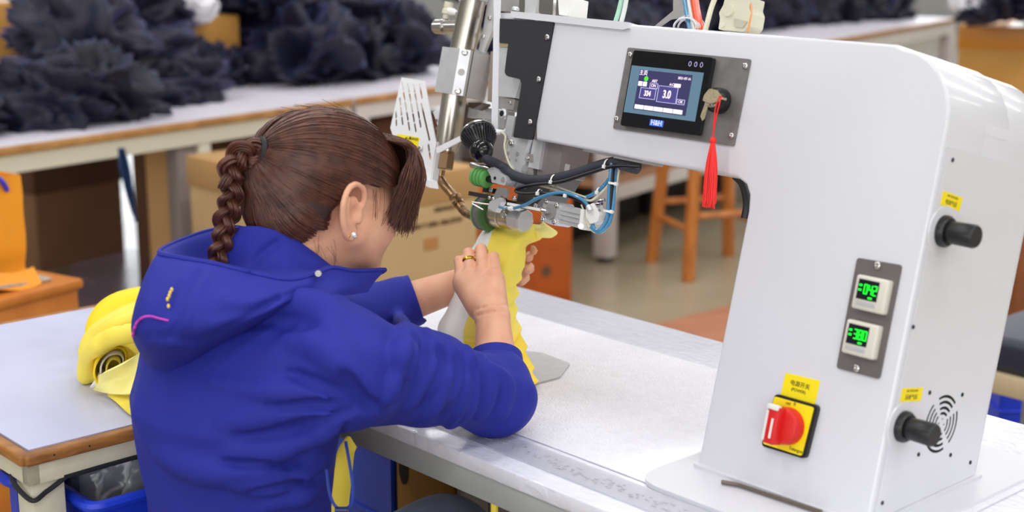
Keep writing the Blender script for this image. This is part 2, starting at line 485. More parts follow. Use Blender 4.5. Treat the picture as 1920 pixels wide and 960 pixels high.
# base plate on the table (flat in the room, so tilted in the machine's own axes)
UB = np.array([0, math.cos(TILT), math.sin(TILT)]); UN = np.array([0, -math.sin(TILT), math.cos(TILT)])
def tb_pt(e1, e2, h): return np.array([e1, 0, 0]) + UB * e2 + UN * (h - .006)
bp_out = rounded([tb_pt(-.03, -.09, 0), tb_pt(.30, -.09, 0), tb_pt(.30, .335, 0), tb_pt(-.03, .335, 0)], .05, 8)
BASEP = mat('white_base_enamel', (214, 214, 220), .35)
MB().prism(bp_out, UN * .0058).build('base_plate', BASEP, mc)
MB().prism([p + UN * .0001 for p in rounded([tb_pt(.15, -.089, 0), tb_pt(.303, -.089, 0), tb_pt(.303, .338, 0), tb_pt(.15, .338, 0)], .053, 8)], UN * .0012).build('base_gasket', BLACK, mc)
fl = [np.array([A_SIDE, 0, 0]) + UB * (-.0), ]
MB().prism(rounded([tb_pt(-.006, -.006, .0055), tb_pt(.263, -.006, .0055), tb_pt(.263, .24, .0055), tb_pt(-.006, .24, .0055)], .012, 4), UN * .004).build('base_flange', BASEP, mc)

# arm top lip
lip = [fp(962, 22), fp(1183, 43), fp(1183, 54), fp(1172, 57), fp(1000, 38), fp(962, 34)]
MB().prism([np.array([p[0], -.005, p[2]]) for p in lip], (0, .12, 0)).build('top_lip', WHITE_PAINT, mc, label='white cover lip on the end of the arm top')
lip2 = [fp(936, 24, .03), fp(964, 25, .03), fp(964, 36, .03), fp(936, 34, .03)]
MB().prism([np.array([p[0], .03, p[2]]) for p in lip2], (0, .08, 0)).build('top_lip', WHITE_PAINT, mc)

# black head plate with notch
bpx = [(962, 38), (1041, 42), (1001, 263), (965, 258), (981, 158), (978, 149), (955, 144), (949, 138), (953, 105)]
bpts = rounded([fp(*q) for q in bpx], [.004, .004, .004, .004, .003, .003, .005, .006, .003], 4)
MB().prism([np.array([p[0], -.0035, p[2]]) for p in bpts], (0, .0035, 0)).build('head_plate', BLACK_P, mc, label='black plate at the machine head with a stepped edge')
def screw(px_, b, r=.0045, parent=mc, nrm_=(0, -1, 0), name='screw', pos=None, m=CHROME):
    c = fp(px_[0], px_[1], b) if pos is None else np.asarray(pos, float); n = np.asarray(nrm_, float); h = r * .7
    mb = MB().lathe(c, c + n * h, [(0, r), (.55, r), (.85, r * .85), (1, r * .6), (1, r * .42), (.45, r * .38)], 14)
    return mb.build(name, m, parent)
for q in ((1027, 70), (1011, 149), (995, 229)): screw(q, -.0035)

# ---- control panel
def plate_px(px4, b, thick, r, m, name, parent, label=None):
    pts = rounded([fp(x, y, b) for x, y in px4], r, 4)
    return MB().prism([np.array([p[0], b, p[2]]) for p in pts], (0, thick, 0)).build(name, m, parent, label=label)
cp_ = plate_px([(1177, 89), (1407, 111), (1375, 274), (1149, 241)], -.003, .003, .003, PLATE, 'control_panel', mc, 'brushed steel plate holding the touch screen and key switch')
for q in ((1182, 103), (1398, 124), (1157, 223), (1372, 254)): screw(q, -.003, .0042, cp_)
bz = plate_px([(1188, 94), (1337, 108), (1310, 254), (1163, 235)], -.010, .0072, .004, BLACK_G, 'screen_bezel', cp_, 'glossy black touch screen housing')
def scr(px4, b, m, name, parent=None, label=None): return plate_px(px4, b, .0004, 0, m, name, cp_, label)
BZ = (fp(1188, 94, -.010), fp(1337, 108, -.010), fp(1163, 235, -.010))
def q_uv(u, v, b=-.0104):           # place on the screen housing, u to the right and v down
    return BZ[0] + (BZ[1] - BZ[0]) * u + (BZ[2] - BZ[0]) * v + np.array([0, b + .010, 0])
def scr_rect(mb, u0, v0, u1, v1, b):
    p = [q_uv(u0, v0, b), q_uv(u1, v0, b), q_uv(u1, v1, b), q_uv(u0, v1, b)]
    mb.prism(p, (0, .0004, 0)); return mb
US, VS = nrm(BZ[1] - BZ[0]), nrm(BZ[0] - BZ[2])
VS = nrm(VS - US * (US @ VS))
scr_rect(MB(), .015, .20, .925, .82, -.0105).build('screen', SCREEN_T, cp_, smooth=None)
scr_rect(MB(), .135, .245, .80, .765, -.0108).build('screen_field', SCREEN_D, cp_, smooth=None)
for r_ in ((.185, .47, .39, .615), (.41, .42, .66, .635)): scr_rect(MB(), *r_, -.0111).build('number_box', SCREEN_B, cp_, smooth=None)
ln = MB()
def frame_rect(mb, u0, v0, u1, v1, t=.008):
    scr_rect(mb, u0, v0, u1, v0 + t, -.0113); scr_rect(mb, u0, v1 - t, u1, v1, -.0113)
    scr_rect(mb, u0, v0, u0 + t, v1, -.0113); scr_rect(mb, u1 - t, v0, u1, v1, -.0113)
for r_ in ((.185, .47, .39, .615), (.41, .42, .66, .635), (.295, .40, .40, .47), (.665, .565, .765, .635)): frame_rect(ln, *r_)
ln.build('screen_line', SCREEN_L, cp_, smooth=None)
for r_ in [(u, .395, u + .05, .455) for u in (.145, .205)] + [(.60, .375, .68, .42)] + [(.15 + k * .123, .70, .15 + k * .123 + .115, .755) for k in range(5)]:
    scr_rect(MB(), *r_, -.0113).build('screen_button', SCREEN_W, cp_, smooth=None)
c = q_uv(.235, .355, -.0108); MB().cyl(c, c + np.array([0, -.0004, 0]), .0034, seg=16).build('screen_lamp', SCREEN_G, cp_)
tx = MB()
def addtext(mb, s, size, u, v, b, **k):
    t = text_mb(s, size, q_uv(u, v, b), US, VS, **k); mb.add(t.v, t.f)
addtext(tx, '334', .0098, .285, .545, -.0113, bold=.0003, squeeze=.8); addtext(tx, '3.0', .0145, .53, .53, -.0113, bold=.0004, squeeze=.8)
addtext(tx, '\u4e3b\u9875', .0075, .19, .285, -.0113); addtext(tx, '2021-07-16', .0048, .71, .30, -.0113)
addtext(tx, 'ABT', .0055, .35, .375, -.0113); addtext(tx, 'ON', .0055, .345, .435, -.0113); addtext(tx, 'A:C', .005, .57, .395, -.0113); addtext(tx, 'OK', .0055, .715, .60, -.0113)
tx.build('screen_text', SCREEN_W, cp_, smooth=None)
rr = MB()
for u in (.74, .81, .88):
    c = q_uv(u, .105, -.0102)
    rr.tube([c + US * .0021 * math.cos(a) + VS * .003 * math.sin(a) for a in np.linspace(0, 2 * math.pi, 15)[:-1]], .0004, 5, closed=True)
rr.build('indicator_ring', SCREEN_L, cp_)
bg = scr_rect(MB(), .375, .865, .545, .945, -.0105).build('badge', SCREEN_BLUE, cp_, smooth=None)
text_mb('H&H', .0095, q_uv(.46, .905, -.0107), US, VS, bold=.0003).build('badge_text', WHITE_PL, cp_, smooth=None)

# ---- key switch
kc = fp(1352, 190, -.003)
MB().lathe(kc, kc + np.array([0, -.017, 0]), [(0, .0165), (.4, .0165), (.8, .0155), (1, .0135), (1, .0115)], 32).build('key_switch', BLACK, cp_)
MB().lathe(kc + np.array([0, -.0165, 0]), kc + np.array([0, -.0195, 0]), [(0, .0112), (.8, .0112), (1, .0095), (1, .0085), (.4, .008)], 28).build('key_switch_ring', CHROME, cp_)

# ---- thermostat panel
tpn = plate_px([(1607, 483), (1690, 497), (1648, 711), (1568, 690)], -.003, .003, .004, mat('grey_panel_paint', (112, 106, 104), .5, .3), 'thermostat_panel', mc, 'dark grey plate with two small green displays')
for q in ((1646, 498), (1607, 690)): screw(q, -.003, .0048, tpn)
SEG = {'0': 'abcdef', '1': 'bc', '2': 'abged', '3': 'abgcd', '4': 'fgbc', '8': 'abcdefg'}
def seven(mb, ch, O, u, v, w, h):
    t = w * .24
    S = {'a': ((0, h), (w, h)), 'g': ((0, h / 2), (w, h / 2)), 'd': ((0, 0), (w, 0)), 'f': ((0, h / 2), (0, h)), 'b': ((w, h / 2), (w, h)), 'e': ((0, 0), (0, h / 2)), 'c': ((w, 0), (w, h / 2))}
    for s in SEG[ch]:
        (x0, y0), (x1, y1) = S[s]; p = O + u * (x0 + x1) / 2 + v * (y0 + y1) / 2
        mb.box(p, (abs(x1 - x0) + t * .6, abs(y1 - y0) + t * .6 if y0 != y1 else t, .0005) if x0 != x1 else (t, abs(y1 - y0) + t * .2, .0005), ax=(u, v, np.cross(u, v)))
for k, (cx, cy, digits) in enumerate(((1633, 552, '042'), (1614, 636, '380'))):
    c = fp(cx, cy, -.010); u = np.array([1., 0, 0]); v = np.array([0, 0, 1.])
    th_ = MB().box(c + np.array([0, .0035, 0]), (.044, .013, .040), r=.003, seg=3).build('thermostat', GREY_IVORY, tpn)
    MB().box(c + np.array([-.003, -.0033, .004]), (.0275, .001, .023)).build('display', LCD, th_)
    dg = MB(); o = c + np.array([-.0075, -.0041, -.0005])
    for i, ch in enumerate(digits): seven(dg, ch, o + u * i * .0062, u, v, .004, .0105)
    for z in (.009, .0035): dg.box(o + np.array([-.0055, 0, z]), (.0035, .0005, .0022))
    dg.box(o + np.array([.0095, 0, -.0042]), (.005, .0005, .0018))
    dg.build('digits', LED_G, th_, smooth=None)
    MB().box(c + np.array([-.003, -.0033, -.0125]), (.026, .001, .004)).build('button_strip', ALU, th_)

# ---- power switch with yellow label
yl = plate_px([(1473, 699), (1537, 714), (1527, 758), (1463, 742)], -.0012, .0012, .001, YELLOW_PL, 'power_label', mc, 'yellow label above the red power switch')
lc = fp(1500, 722, -.0013); t = text_mb('\u7535\u6e90\u5f00\u5173', .0072, lc, (1, 0, 0), (0, 0, 1)); t.build('label_text', INK, yl, smooth=None)
text_mb('(POWER)', .0052, fp(1497, 733, -.0013), (1, 0, 0), (0, 0, 1)).build('label_text', INK, yl, smooth=None)
sw = plate_px([(1453, 738), (1534, 761), (1509, 861), (1427, 836)], -.0065, .0065, .006, BLACK, 'power_switch', mc, 'yellow and red rotary power switch on a black base')
plate_px([(1452, 743), (1526, 764), (1503, 855), (1430, 832)], -.0076, .0012, .003, YELLOW_PL, 'switch_plate', sw)
kc = fp(1479, 799, -.0076)
MB().lathe(kc, kc + np.array([0, -.016, 0]), [(0, .0225), (.75, .0222), (.93, .0205), (1, .018)], 40).build('knob', RED_PL, sw)
g = MB(); g.box(kc + np.array([-.0065, -.018, -.0005]), (.017, .020, .046), r=.003, seg=2); go = g.build('grip', RED_PL, sw)
gm = MB(); gm.box(kc + np.array([-.0135, -.0283, -.002]), (.003, .001, .036)); gm.box(kc + np.array([-.0045, -.0283, -.004]), (.0028, .001, .024)); gm.box(kc + np.array([-.0075, -.0255, .021]), (.016, .008, .006), r=.001)
gm.build('grip_mark', WHITE_PL, sw)
text_mb('0', .006, fp(1490, 758, -.0078), (1, 0, 0), (0, 0, 1)).build('switch_text', INK, sw, smooth=None)
text_mb('OFF', .0042, fp(1478, 757, -.0078), (1, 0, 0), (0, 0, 1)).build('switch_text', INK, sw, smooth=None)
text_mb('Telergon', .0055, fp(1492, 844, -.0078), (1, 0, 0), (0, 0, 1)).build('switch_text', INK, sw, smooth=None)

# ---- right side: cover with fan slots, knobs, labels
SA = A_SIDE + .0016
fan = sp(1765, 795, SA)
def arc_slot(r, w, a0, a1, n=9):
    o = [(fan[1] + r * math.sin(a), fan[2] + r * math.cos(a)) for a in np.linspace(a0, a1, n)]
    i_ = [(fan[1] + (r - w) * math.sin(a), fan[2] + (r - w) * math.cos(a)) for a in np.linspace(a1, a0, n)]
    return o + i_
holes = []
for r_, w in ((.0355, .0036), (.0285, .0036), (.0215, .0036), (.0148, .0034)):
    for q in range(4):
        m0 = q * math.pi / 2 + .12; holes.append(arc_slot(r_, w, m0 - .62, m0 + .62))
for q in range(4):
    a = q * math.pi / 2 + .12; cb, cc = fan[1] + .006 * math.sin(a), fan[2] + .006 * math.cos(a)
    holes.append([(cb + .0015 * math.cos(t_), cc + .0015 * math.sin(t_)) for t_ in np.linspace(0, 2 * math.pi, 9)[:-1]])
outer = [(.008, .008 * TT + .004), (.212, .212 * TT + .004), (.212, .44), (.008, .44)]
cov = flat_shape(outer, holes, .0012, (SA - .0012, 0, 0), (0, 1, 0), (0, 0, 1)).build('side_cover', WHITE_PAINT, mc, smooth=20)
MB().cyl((A_SIDE + .0006, fan[1], fan[2]), (A_SIDE + .0009, fan[1], fan[2]), .037, seg=40).build('fan_slot_shade', HOLE_SHADE, cov)  # black disc behind the slots paints them dark inside
for q in ((1743, 736), (1804, 740), (1722, 852), (1782, 853), (1654, 943), (1819, 867), (1712, 613), (1786, 300)):
    c = sp(q[0], q[1], SA)
    MB().lathe(c, c + np.array([.0012, 0, 0]), [(0, .0026), (.7, .0026), (1, .0018), (.4, .001)], 12).build('screw', mat('dark_screw', (70, 70, 74), .4, .8) if 'dark_screw' not in bpy.data.materials else bpy.data.materials['dark_screw'], cov)
for q in ((1768, 433), (1692, 799)):
    c = sp(q[0], q[1], SA)
    kn = MB().lathe(c, c + np.array([.009, 0, 0]), [(0, .0185), (.6, .0185), (1, .016)], 28).build('regulator_knob', BLACK, mc, label='black air regulator knob on the right side')
    MB().lathe(c + np.array([.008, 0, 0]), c + np.array([.043, 0, 0]), [(0, .012), (.1, .013), (.92, .0138), (1, .012)], 28).build('knob_grip', BLACK, kn)
    MB().lathe(c + np.array([-.0012, 0, 0]), c + np.array([.0005, 0, 0]), [(0, .03), (1, .029)], 36).build('knob_flange', WHITE_PAINT, kn)
for cpx, cpy, rot, s1, s2 in ((1784, 377, R(-4), '\u5439\u98ce\u6c14\u538b', 'AIR PRESSURE'), (1709, 740, R(3), '\u538b\u8f6e\u6c14\u538b', 'AIR PRESSURE')):
    c = sp(cpx, cpy, SA); u = np.array([0, math.cos(rot), math.sin(rot)]); v = np.array([0, -math.sin(rot), math.cos(rot)])
    lb = MB().box(c, (.044, .016, .0008), ax=(u, v, np.cross(u, v))).build('regulator_label', YELLOW_PL, mc, label='small yellow label above a regulator knob')
    text_mb(s1, .0064, c - v * .003 + np.array([.0005, 0, 0]), u, v, .0001).build('label_text', INK, lb, smooth=None)
    text_mb(s2, .004, c + v * .0045 + np.array([.0005, 0, 0]), u, v, .0001).build('label_text', INK_G, lb, smooth=None)
# ---------------------------------------------------------------- machine head: heater, clamp, guard, rollers, cables
X_, Y_, Z_ = np.array([1., 0, 0]), np.array([0, 1., 0]), np.array([0, 0, 1.])
def pxb(b, *pts): return [fp(x, y, b) for x, y in pts]
def slab(px_pts, b0, b1, name, m, r=0.0, parent=mc, label=None, smooth=35):
    """flat piece whose front outline is seen at px_pts on the upright plane b0 and reaches back to b1"""
    pts = pxb(b0, *px_pts)
    if r > 0: pts = rounded(pts, r, 3)
    return MB().prism([np.array([p[0], b0, p[2]]) for p in pts], (0, b1 - b0, 0)).build(name, m, parent, label=label, smooth=smooth)

# heater pipe
PB = .052
p_top, p_mid, p_low = fp(888, -4, PB), fp(858, 136, PB), fp(840, 268, PB)
p_low2 = p_mid + (p_low - p_mid) * 1.12
MB().cyl(p_top, p_mid, .0205, seg=36).build('heater_pipe', PIPE, mc, label='upper steel heater pipe above the clamp')
MB().lathe(fp(889, -14, PB), fp(888, 5, PB), [(0, .0245), (.8, .0245), (1, .022)], 36).build('pipe_collar', ALU, mc)
MB().lathe(p_mid, p_low2, [(0, .0198), (.9, .0198), (.96, .0165), (1, .0165)], 36).build('heater_pipe', PIPE, mc, label='lower steel heater pipe below the clamp')
# clamp block, chamfered towards the camera
bq = .022
a0, a1 = fp(822, 130, bq)[0], fp(855, 133, bq)[0]
def solve_t(px_, py_):
    lo, hi = 0, .05
    for _ in range(40):
        t = (lo + hi) / 2; q = OB + E1 * (a1 + t) + M2 * (bq + t) + M3 * fp(px_, py_, bq)[2]
        if to_px(q)[0] < px_: lo = t
        else: hi = t
    return lo
t_ = solve_t(875, 137)
b2 = sp(916, 147, a1 + t_)[1]
ctop, cbot = fp(846, 89, bq)[2], fp(832, 174, bq)[2]
poly = [(a0, bq), (a1, bq), (a1 + t_, bq + t_), (a1 + t_, b2), (a0, b2)]
cl = MB().prism([np.array([p[0], p[1], cbot]) for p in poly], (0, 0, ctop - cbot)).build('pipe_clamp', ALU, mc, smooth=20, label='block-shaped aluminium clamp around the heater pipe')
nd = nrm(np.array([t_, -t_, 0]) @ np.array([[0, -1, 0], [1, 0, 0], [0, 0, 1]])) if False else nrm(np.array([1., -1., 0]))
mid = np.array([a1 + t_ / 2, bq + t_ / 2, 0])
for f in (.93, .08): screw(None, 0, .0052, cl, nd, pos=mid + Z_ * (cbot + (ctop - cbot) * f) - nd * .0006)
c = mid + Z_ * (cbot + (ctop - cbot) * .5); MB().cyl(c - nd * .001, c + nd * .0003, .0055, seg=20).build('clamp_hole', ALU_D, cl)
c = np.array([a1 + t_ + .0001, bq + t_ + .006, (ctop + cbot) / 2]); MB().box(c, (.0006, .0012, ctop - cbot)).build('clamp_slit', HOLE_SHADE, cl)
# nut and bent nozzle
n0 = p_low2; n1 = fp(831, 330, PB)
ax_ = nrm(n1 - n0)
MB().lathe(n0 - ax_ * .003, n0 + ax_ * .004, [(0, .0125), (1, .0125)], 20).build('nozzle_collar', BRONZE, mc)
hx = MB().lathe(n0 + ax_ * .002, n0 + ax_ * .029, [(0, .0125), (.08, .0142), (.92, .0142), (1, .0125)], 6).build('hex_nut', BRONZE, mc, smooth=20, label='bronze hexagonal nut below the heater pipe')
npx = [(827, 318), (825, 333), (833, 347), (847, 363), (858, 378), (867, 392), (878, 402), (892, 406), (912, 409)]
nb_ = [.052, .052, .052, .050, .048, .046, .044, .042, .040]
npts = spline([fp(x, y, b) for (x, y), b in zip(npx, nb_)], 5)
k_ = 26
MB().tube(npts[:k_], .0072, 14).build('nozzle_tube', BRASSY, mc, label='bent gold-tinted hot air tube')
MB().tube(npts[k_ - 1:], np.linspace(.0072, .0062, len(npts) - k_ + 1), 14).build('nozzle_tip', BURNT, mc, label='scorched brown nozzle tip')
c = npts[-1]; d_ = nrm(npts[-1] - npts[-3]); MB().cyl(c - d_ * .001, c + d_ * .0006, .004, seg=14).build('nozzle_hole', HOLE_SHADE, mc)
c = fp(858, 373, .047); MB().cyl(c + np.array([-.008, -.004, -.001]), c + np.array([.009, -.006, .004]), .0068, seg=14, bev=.001).build('nozzle_clamp', BRASSY, mc)
MB().lathe(npts[19], npts[22], [(0, .0088), (1, .0088)], 14).build('nozzle_ring', BRASSY, mc)

# air valve left of the pipe
v0, v1 = fp(817, 50, PB), fp(862, 50, PB)
MB().lathe(v0, v1, [(0, .010), (.04, .0118), (.3, .0118), (.31, .0128), (.42, .0128), (.43, .0095), (1, .0095)], 24).build('air_inlet', CHROME, mc)
w0, w1 = fp(836, 36, PB), fp(842, 4, PB)
vv = MB().lathe(w0, w1, [(0, .0055), (.25, .006), (.3, .0085), (.55, .0085), (.6, .0065), (.75, .0075), (1, .0072)], 16).build('air_valve', CREAM_PL, mc)
MB().lathe(fp(840, 20, PB), fp(857, 26, PB), [(0, .006), (.5, .0068), (.7, .0055), (1, .004)], 14).build('valve_outlet', WHITE_PL, vv)

# slanted support plate right of the pipe, strap, and slide behind
slab([(915, -4), (926, -4), (922, 60), (907, 97), (897, 94), (906, 55)], .066, .072, 'support_plate', ALU, .001)
for q in ((919, 34), (907, 69)): screw(q, .066, .0042)
slab([(926, -4), (938, -4), (936, 120), (933, 242), (921, 242), (924, 120)], .018, .0195, 'nylon_strap', mat('milky_strap', (226, 226, 232), .45), 0, label='white flat strap hanging straight down past the head')
slab([(937, 35), (967, 36), (959, 82), (936, 80)], .012, .09, 'upper_block', BLACK_P, .001)
slab([(936, 80), (958, 81), (957, 88), (936, 88)], .014, .08, 'spacer', mat('gilt_spacer', (206, 186, 150), .4, .7), 0)
slab([(936, 88), (956, 89), (948, 142), (976, 150), (966, 184), (934, 180)], .016, .08, 'slide_plate', ALU, .0015)
slab([(933, 182), (966, 186), (962, 206), (934, 204)], .02, .08, 'lower_clamp', ALU_D, .002)
screw((957, 193), .02, .0032)
slab([(920, 96), (934, 98), (934, 190), (914, 190)], .075, .12, 'back_block', mat('warm_grey_block', (176, 160, 146), .5, .5), 0)
slab([(880, 196), (924, 204), (922, 222), (876, 220)], .075, .085, 'cross_bracket', ALU, .001)
slab([(878, 192), (902, 192), (902, 196), (886, 204), (878, 200)], .05, .07, 'bracket_bolt', mat('dark_bolt', (96, 80, 70), .4, .9))
slab([(935, 206), (948, 207), (944, 240), (931, 238)], .03, .05, 'link_bracket', ALU, .001)
slab([(952, 216), (966, 218), (958, 262), (944, 258)], .012, .05, 'bent_guide', ALU, .002)
c = fp(946, 214, .02); MB().lathe(c, c + np.array([0, -.006, 0]), [(0, .008), (.7, .008), (1, .006)], 18).build('pivot_bolt', ALU, mc)
c2 = c + np.array([0, -.006, 0]); MB().cyl(c2, c2 - Y_ * .0004, .0045, seg=14).build('pivot_socket', HOLE_SHADE, mc)
slab([(908, 222), (930, 224), (928, 240), (906, 238)], .05, .07, 'valve_body', ALU_D, .002)
for xx in (913, 922): MB().cyl(fp(xx, 226, .045), fp(xx - 2, 240, .045), .0035, seg=10).build('small_pin', CHROME, mc)

# pneumatic cylinder standing on the arm
for (x0, x1, w) in ((972, 982, .02), (983, 1004, .03), (1004, 1012, .02), (1012, 1036, .03), (1036, 1048, .02)):
    slab([(x0 + 2, -8), (x1 + 2, -8), (x1, 26 + (x1 - 972) * .08), (x0, 26 + (x0 - 972) * .08)], .03 - w * .3, .07, 'lift_cylinder', ALU if (x0 % 2) else CHROME, .001)
slab([(940, -6), (966, -6), (962, 22), (936, 20)], .06, .10, 'cylinder_bracket', ALU_D, .001)
slab([(1046, -8), (1068, -8), (1064, 30), (1048, 28)], .02, .06, 'cylinder_end', WHITE_PL, .002)
MB().cyl(fp(1062, 25, .03), fp(1074, 26, .03), .0065, seg=14).build('hose_stub', WHITE_PL, mc)
c = fp(966, 20, .0); MB().lathe(c, c + Z_ * .006, [(0, .006), (.6, .006), (1, .003)], 14).build('cap_nut', ALU, mc)

# perforated guard, two folds
GB = .03
def guard_frame():
    O = fp(755, 147, GB); ux = fp(797, 153, GB) - O; vy = fp(735, 240, GB) - O
    return O
gO = fp(754, 146, GB)
def gpt(x, y): q = fp(x, y, GB); return (q[0] - gO[0], q[2] - gO[2])
g_out = [gpt(*q) for q in ((754, 145), (797, 152), (812, 232), (819, 268), (806, 352), (782, 341), (752, 300), (733, 240))]
def slot(x0, y0, x1, y1, w):
    p0 = np.array(gpt(x0, y0)); p1 = np.array(gpt(x1, y1)); d = (p1 - p0) / np.linalg.norm(p1 - p0); n = np.array([-d[1], d[0]]); o = []
    for k in range(7):
        a = math.pi * k / 6; o.append(p0 - d * w * math.sin(a) + n * w * math.cos(a))
    for k in range(7):
        a = math.pi * k / 6; o.append(p1 + d * w * math.sin(a) - n * w * math.cos(a))
    return [tuple(p) for p in o]
gh = []
W_ = .0024
bars = {                     # each line of slots is cut by narrow cross bars
    0: ((757, 157), (780, 248)), 1: ((766, 160), (786, 250)), 2: ((776, 163), (796, 254))}
def line_slots(x0, y0, x1, y1, n, gap=.25):
    for k in range(n):
        f0 = (k + gap / 2) / n; f1 = (k + 1 - gap / 2) / n
        gh.append(slot(x0 + (x1 - x0) * f0, y0 + (y1 - y0) * f0, x0 + (x1 - x0) * f1, y0 + (y1 - y0) * f1, W_))
line_slots(750, 182, 756, 236, 3, .35)
line_slots(743, 208, 744, 238, 2, .45)
line_slots(754, 153, 769, 246, 5, .32)
line_slots(765, 156, 781, 249, 5, .32)
line_slots(776, 158, 790, 240, 5, .32)
gh.append(slot(788, 160, 792, 184, W_)); gh.append(slot(791, 196, 806, 262, W_))
line_slots(766, 292, 784, 334, 3, .3); line_slots(776, 291, 796, 338, 3, .3); line_slots(790, 292, 800, 334, 3, .35)
line_slots(804, 270, 808, 300, 2, .35)
GUARD = mat('white_guard_enamel', (236, 236, 238), .4)
gd = flat_shape(g_out, gh, .0014, (gO[0], GB, gO[2]), X_, Z_).build('heat_guard', GUARD, mc, smooth=20, label='white perforated heat guard plate')
fl_ = [fp(820, 266, GB), fp(806, 352, GB), fp(806, 352, GB) + np.array([.0, .012, .004]), fp(820, 266, GB) + np.array([.0, .014, .004])]
MB().prism(fl_, (.0012, .0006, 0)).build('guard_flange', GUARD, mc)
slab([(812, 211), (836, 196), (842, 214), (822, 240)], .05, .0515, 'guard_bracket', GUARD, .001)
for q in ((819, 226), (819, 241)): screw(q, .05, .0026, m=STEEL)
slab([(780, 340), (806, 352), (804, 338), (786, 331)], .012, .03, 'guard_lip', GUARD, 0)
slab([(817, 277), (878, 247), (881, 255), (820, 288)], .014, .016, 'guard_arm', GUARD, .001)
screw((789, 279), GB - .0015, .0055, gd)
stk = slab([(745, 251), (786, 258), (781, 289), (740, 279)], GB - .0021, GB - .0014, 'warning_sticker', YELLOW_PL, 0, label='yellow danger sticker on the white guard')
sb = GB - .0023
text_mb('DANGER', .0062, fp(777, 261, sb), nrm(fp(786, 258, sb) - fp(745, 251, sb)), Z_, .0001, squeeze=.8).build('sticker_text', INK, stk, smooth=None)
text_mb('HIGH TEMPERATURE', .0034, fp(773, 274, sb), nrm(fp(786, 258, sb) - fp(745, 251, sb)), Z_, .0001, squeeze=.75).build('sticker_text', INK, stk, smooth=None)
text_mb('DO NOT TOUCH', .0034, fp(773, 280, sb), nrm(fp(786, 258, sb) - fp(745, 251, sb)), Z_, .0001, squeeze=.75).build('sticker_text', INK, stk, smooth=None)
ic = MB()
tri = pxb(sb, (769, 255), (771.5, 262), (766.5, 261)); ic.prism(tri, (0, -.0002, 0))
ic.prism(pxb(sb, (754, 268), (758, 260), (763, 257), (764, 259), (759, 264), (756, 272)), (0, -.0002, 0))
ic.prism(pxb(sb, (745, 268), (754, 267), (755, 270), (750, 272), (745, 270)), (0, -.0002, 0))
ic.prism(pxb(sb, (753, 270), (756, 270), (762, 283), (760, 284)), (0, -.0002, 0))
ic.prism(pxb(sb, (765, 259), (766, 259), (764, 284), (763, 284)), (0, -.0002, 0))
ic.build('sticker_pictogram', INK, stk, smooth=None)

# ribbed black lamp head with its cable
lb_ = -.005
lc0, lc1 = fp(897, 255, lb_ - .002), fp(929, 298, lb_ + .004)
la = nrm(lc1 - lc0 + np.array([0.006, -.022, -.004])); 
lc1 = lc0 + la * .050
lm = MB().lathe(lc0 - la * .004, lc1, [(0, .0255), (.06, .0262), (.12, .0258), (.2, .0225), (.5, .0150), (.62, .0128)], 40).build('lamp_shade', BLACK_G, mc, label='ribbed black lamp head')
rb = MB(); u_, v_, d_ = frame_of(la)
for k in range(34):
    a = 2 * math.pi * k / 34; rd = u_ * math.cos(a) + v_ * math.sin(a); tg = np.cross(d_, rd)
    q0 = lc0 + la * .003 + rd * .0262; q1 = lc0 + la * .028 + rd * .0142
    mid_ = (q0 + q1) / 2; L_ = np.linalg.norm(q1 - q0); ad = (q1 - q0) / L_
    rb.box(mid_, (L_, .0013, .0034), ax=(ad, tg, np.cross(ad, tg)))
rbo = rb.build('lamp_rib', mat('lamp_ribs_black', (44, 44, 50), .3), lm); rbo['kind'] = 'stuff'
MB().lathe(lc0 - la * .006, lc0 - la * .002, [(0, .0262), (.5, .0272), (1, .0268)], 40).build('lamp_rim', CHROME, lm)
MB().ball(lc0 + la * .037 - Y_ * .004, (.0178, .0178, .0185), 22, 14, ax=(u_, v_, d_)).build('lamp_bulb_cap', BLACK_G, lm)
bt_ = lc0 + la * .050
cpts = [bt_, bt_ + la * .006] + [fp(x, y, b) for x, y, b in ((940, 312, .0), (958, 326, 0), (984, 336, 0), (1012, 338, 0), (1045, 334, .004), (1080, 325, .008), (1112, 314, .012), (1144, 305, .016), (1172, 302, .02))]
MB().tube(spline(cpts, 6), .0074, 14).build('lamp_cable', RUBBER, mc, label='thick black sleeved cable sweeping right under the arm')
# cable gland under the arm
slab([(1149, 288), (1205, 301), (1202, 306), (1150, 296)], .006, .05, 'gland_plate', ALU_D, 0)
gl = fp(1165, 306, .02); gr = fp(1196, 314, .02)
prof_ = []
for k in range(9): prof_ += [(k / 9, .0082), (k / 9 + .055, .0098), (k / 9 + .085, .0082)]
MB().lathe(gl, gr, prof_, 18).build('cable_gland', mat('ribbed_boot', (58, 58, 64), .5), mc)
def cable(name, pts, r, m, label=None, seg=8, n=6):
    return MB().tube(spline([fp(*p) for p in pts], n), r, seg).build(name, m, mc, label=label)
cable('thin_black_cable', [(1200, 313, .012), (1150, 312, .01), (1100, 326, .004), (1050, 341, -.002), (1005, 346, -.006), (975, 352, -.008), (968, 359, -.008), (985, 363, -.008), (1020, 362, -.006), (1060, 366, -.004), (1092, 378, 0), (1104, 396, 0), (1112, 415, 0)], .0028, BLACK, 'thin black cable looping below the thick one')
cable('blue_air_tube', [(962, 391, -.012), (985, 384, -.014), (1010, 371, -.014), (1040, 362, -.012), (1062, 362, -.01), (1082, 369, -.006), (1096, 378, -.002), (1106, 391, 0)], .0024, BLUE_TUBE)
cable('blue_air_tube', [(1147, 306, .012), (1143, 345, .008), (1141, 380, .006), (1138, 410, .004), (1124, 431, 0), (1114, 428, 0), (1110, 415, 0)], .0026, BLUE_TUBE)
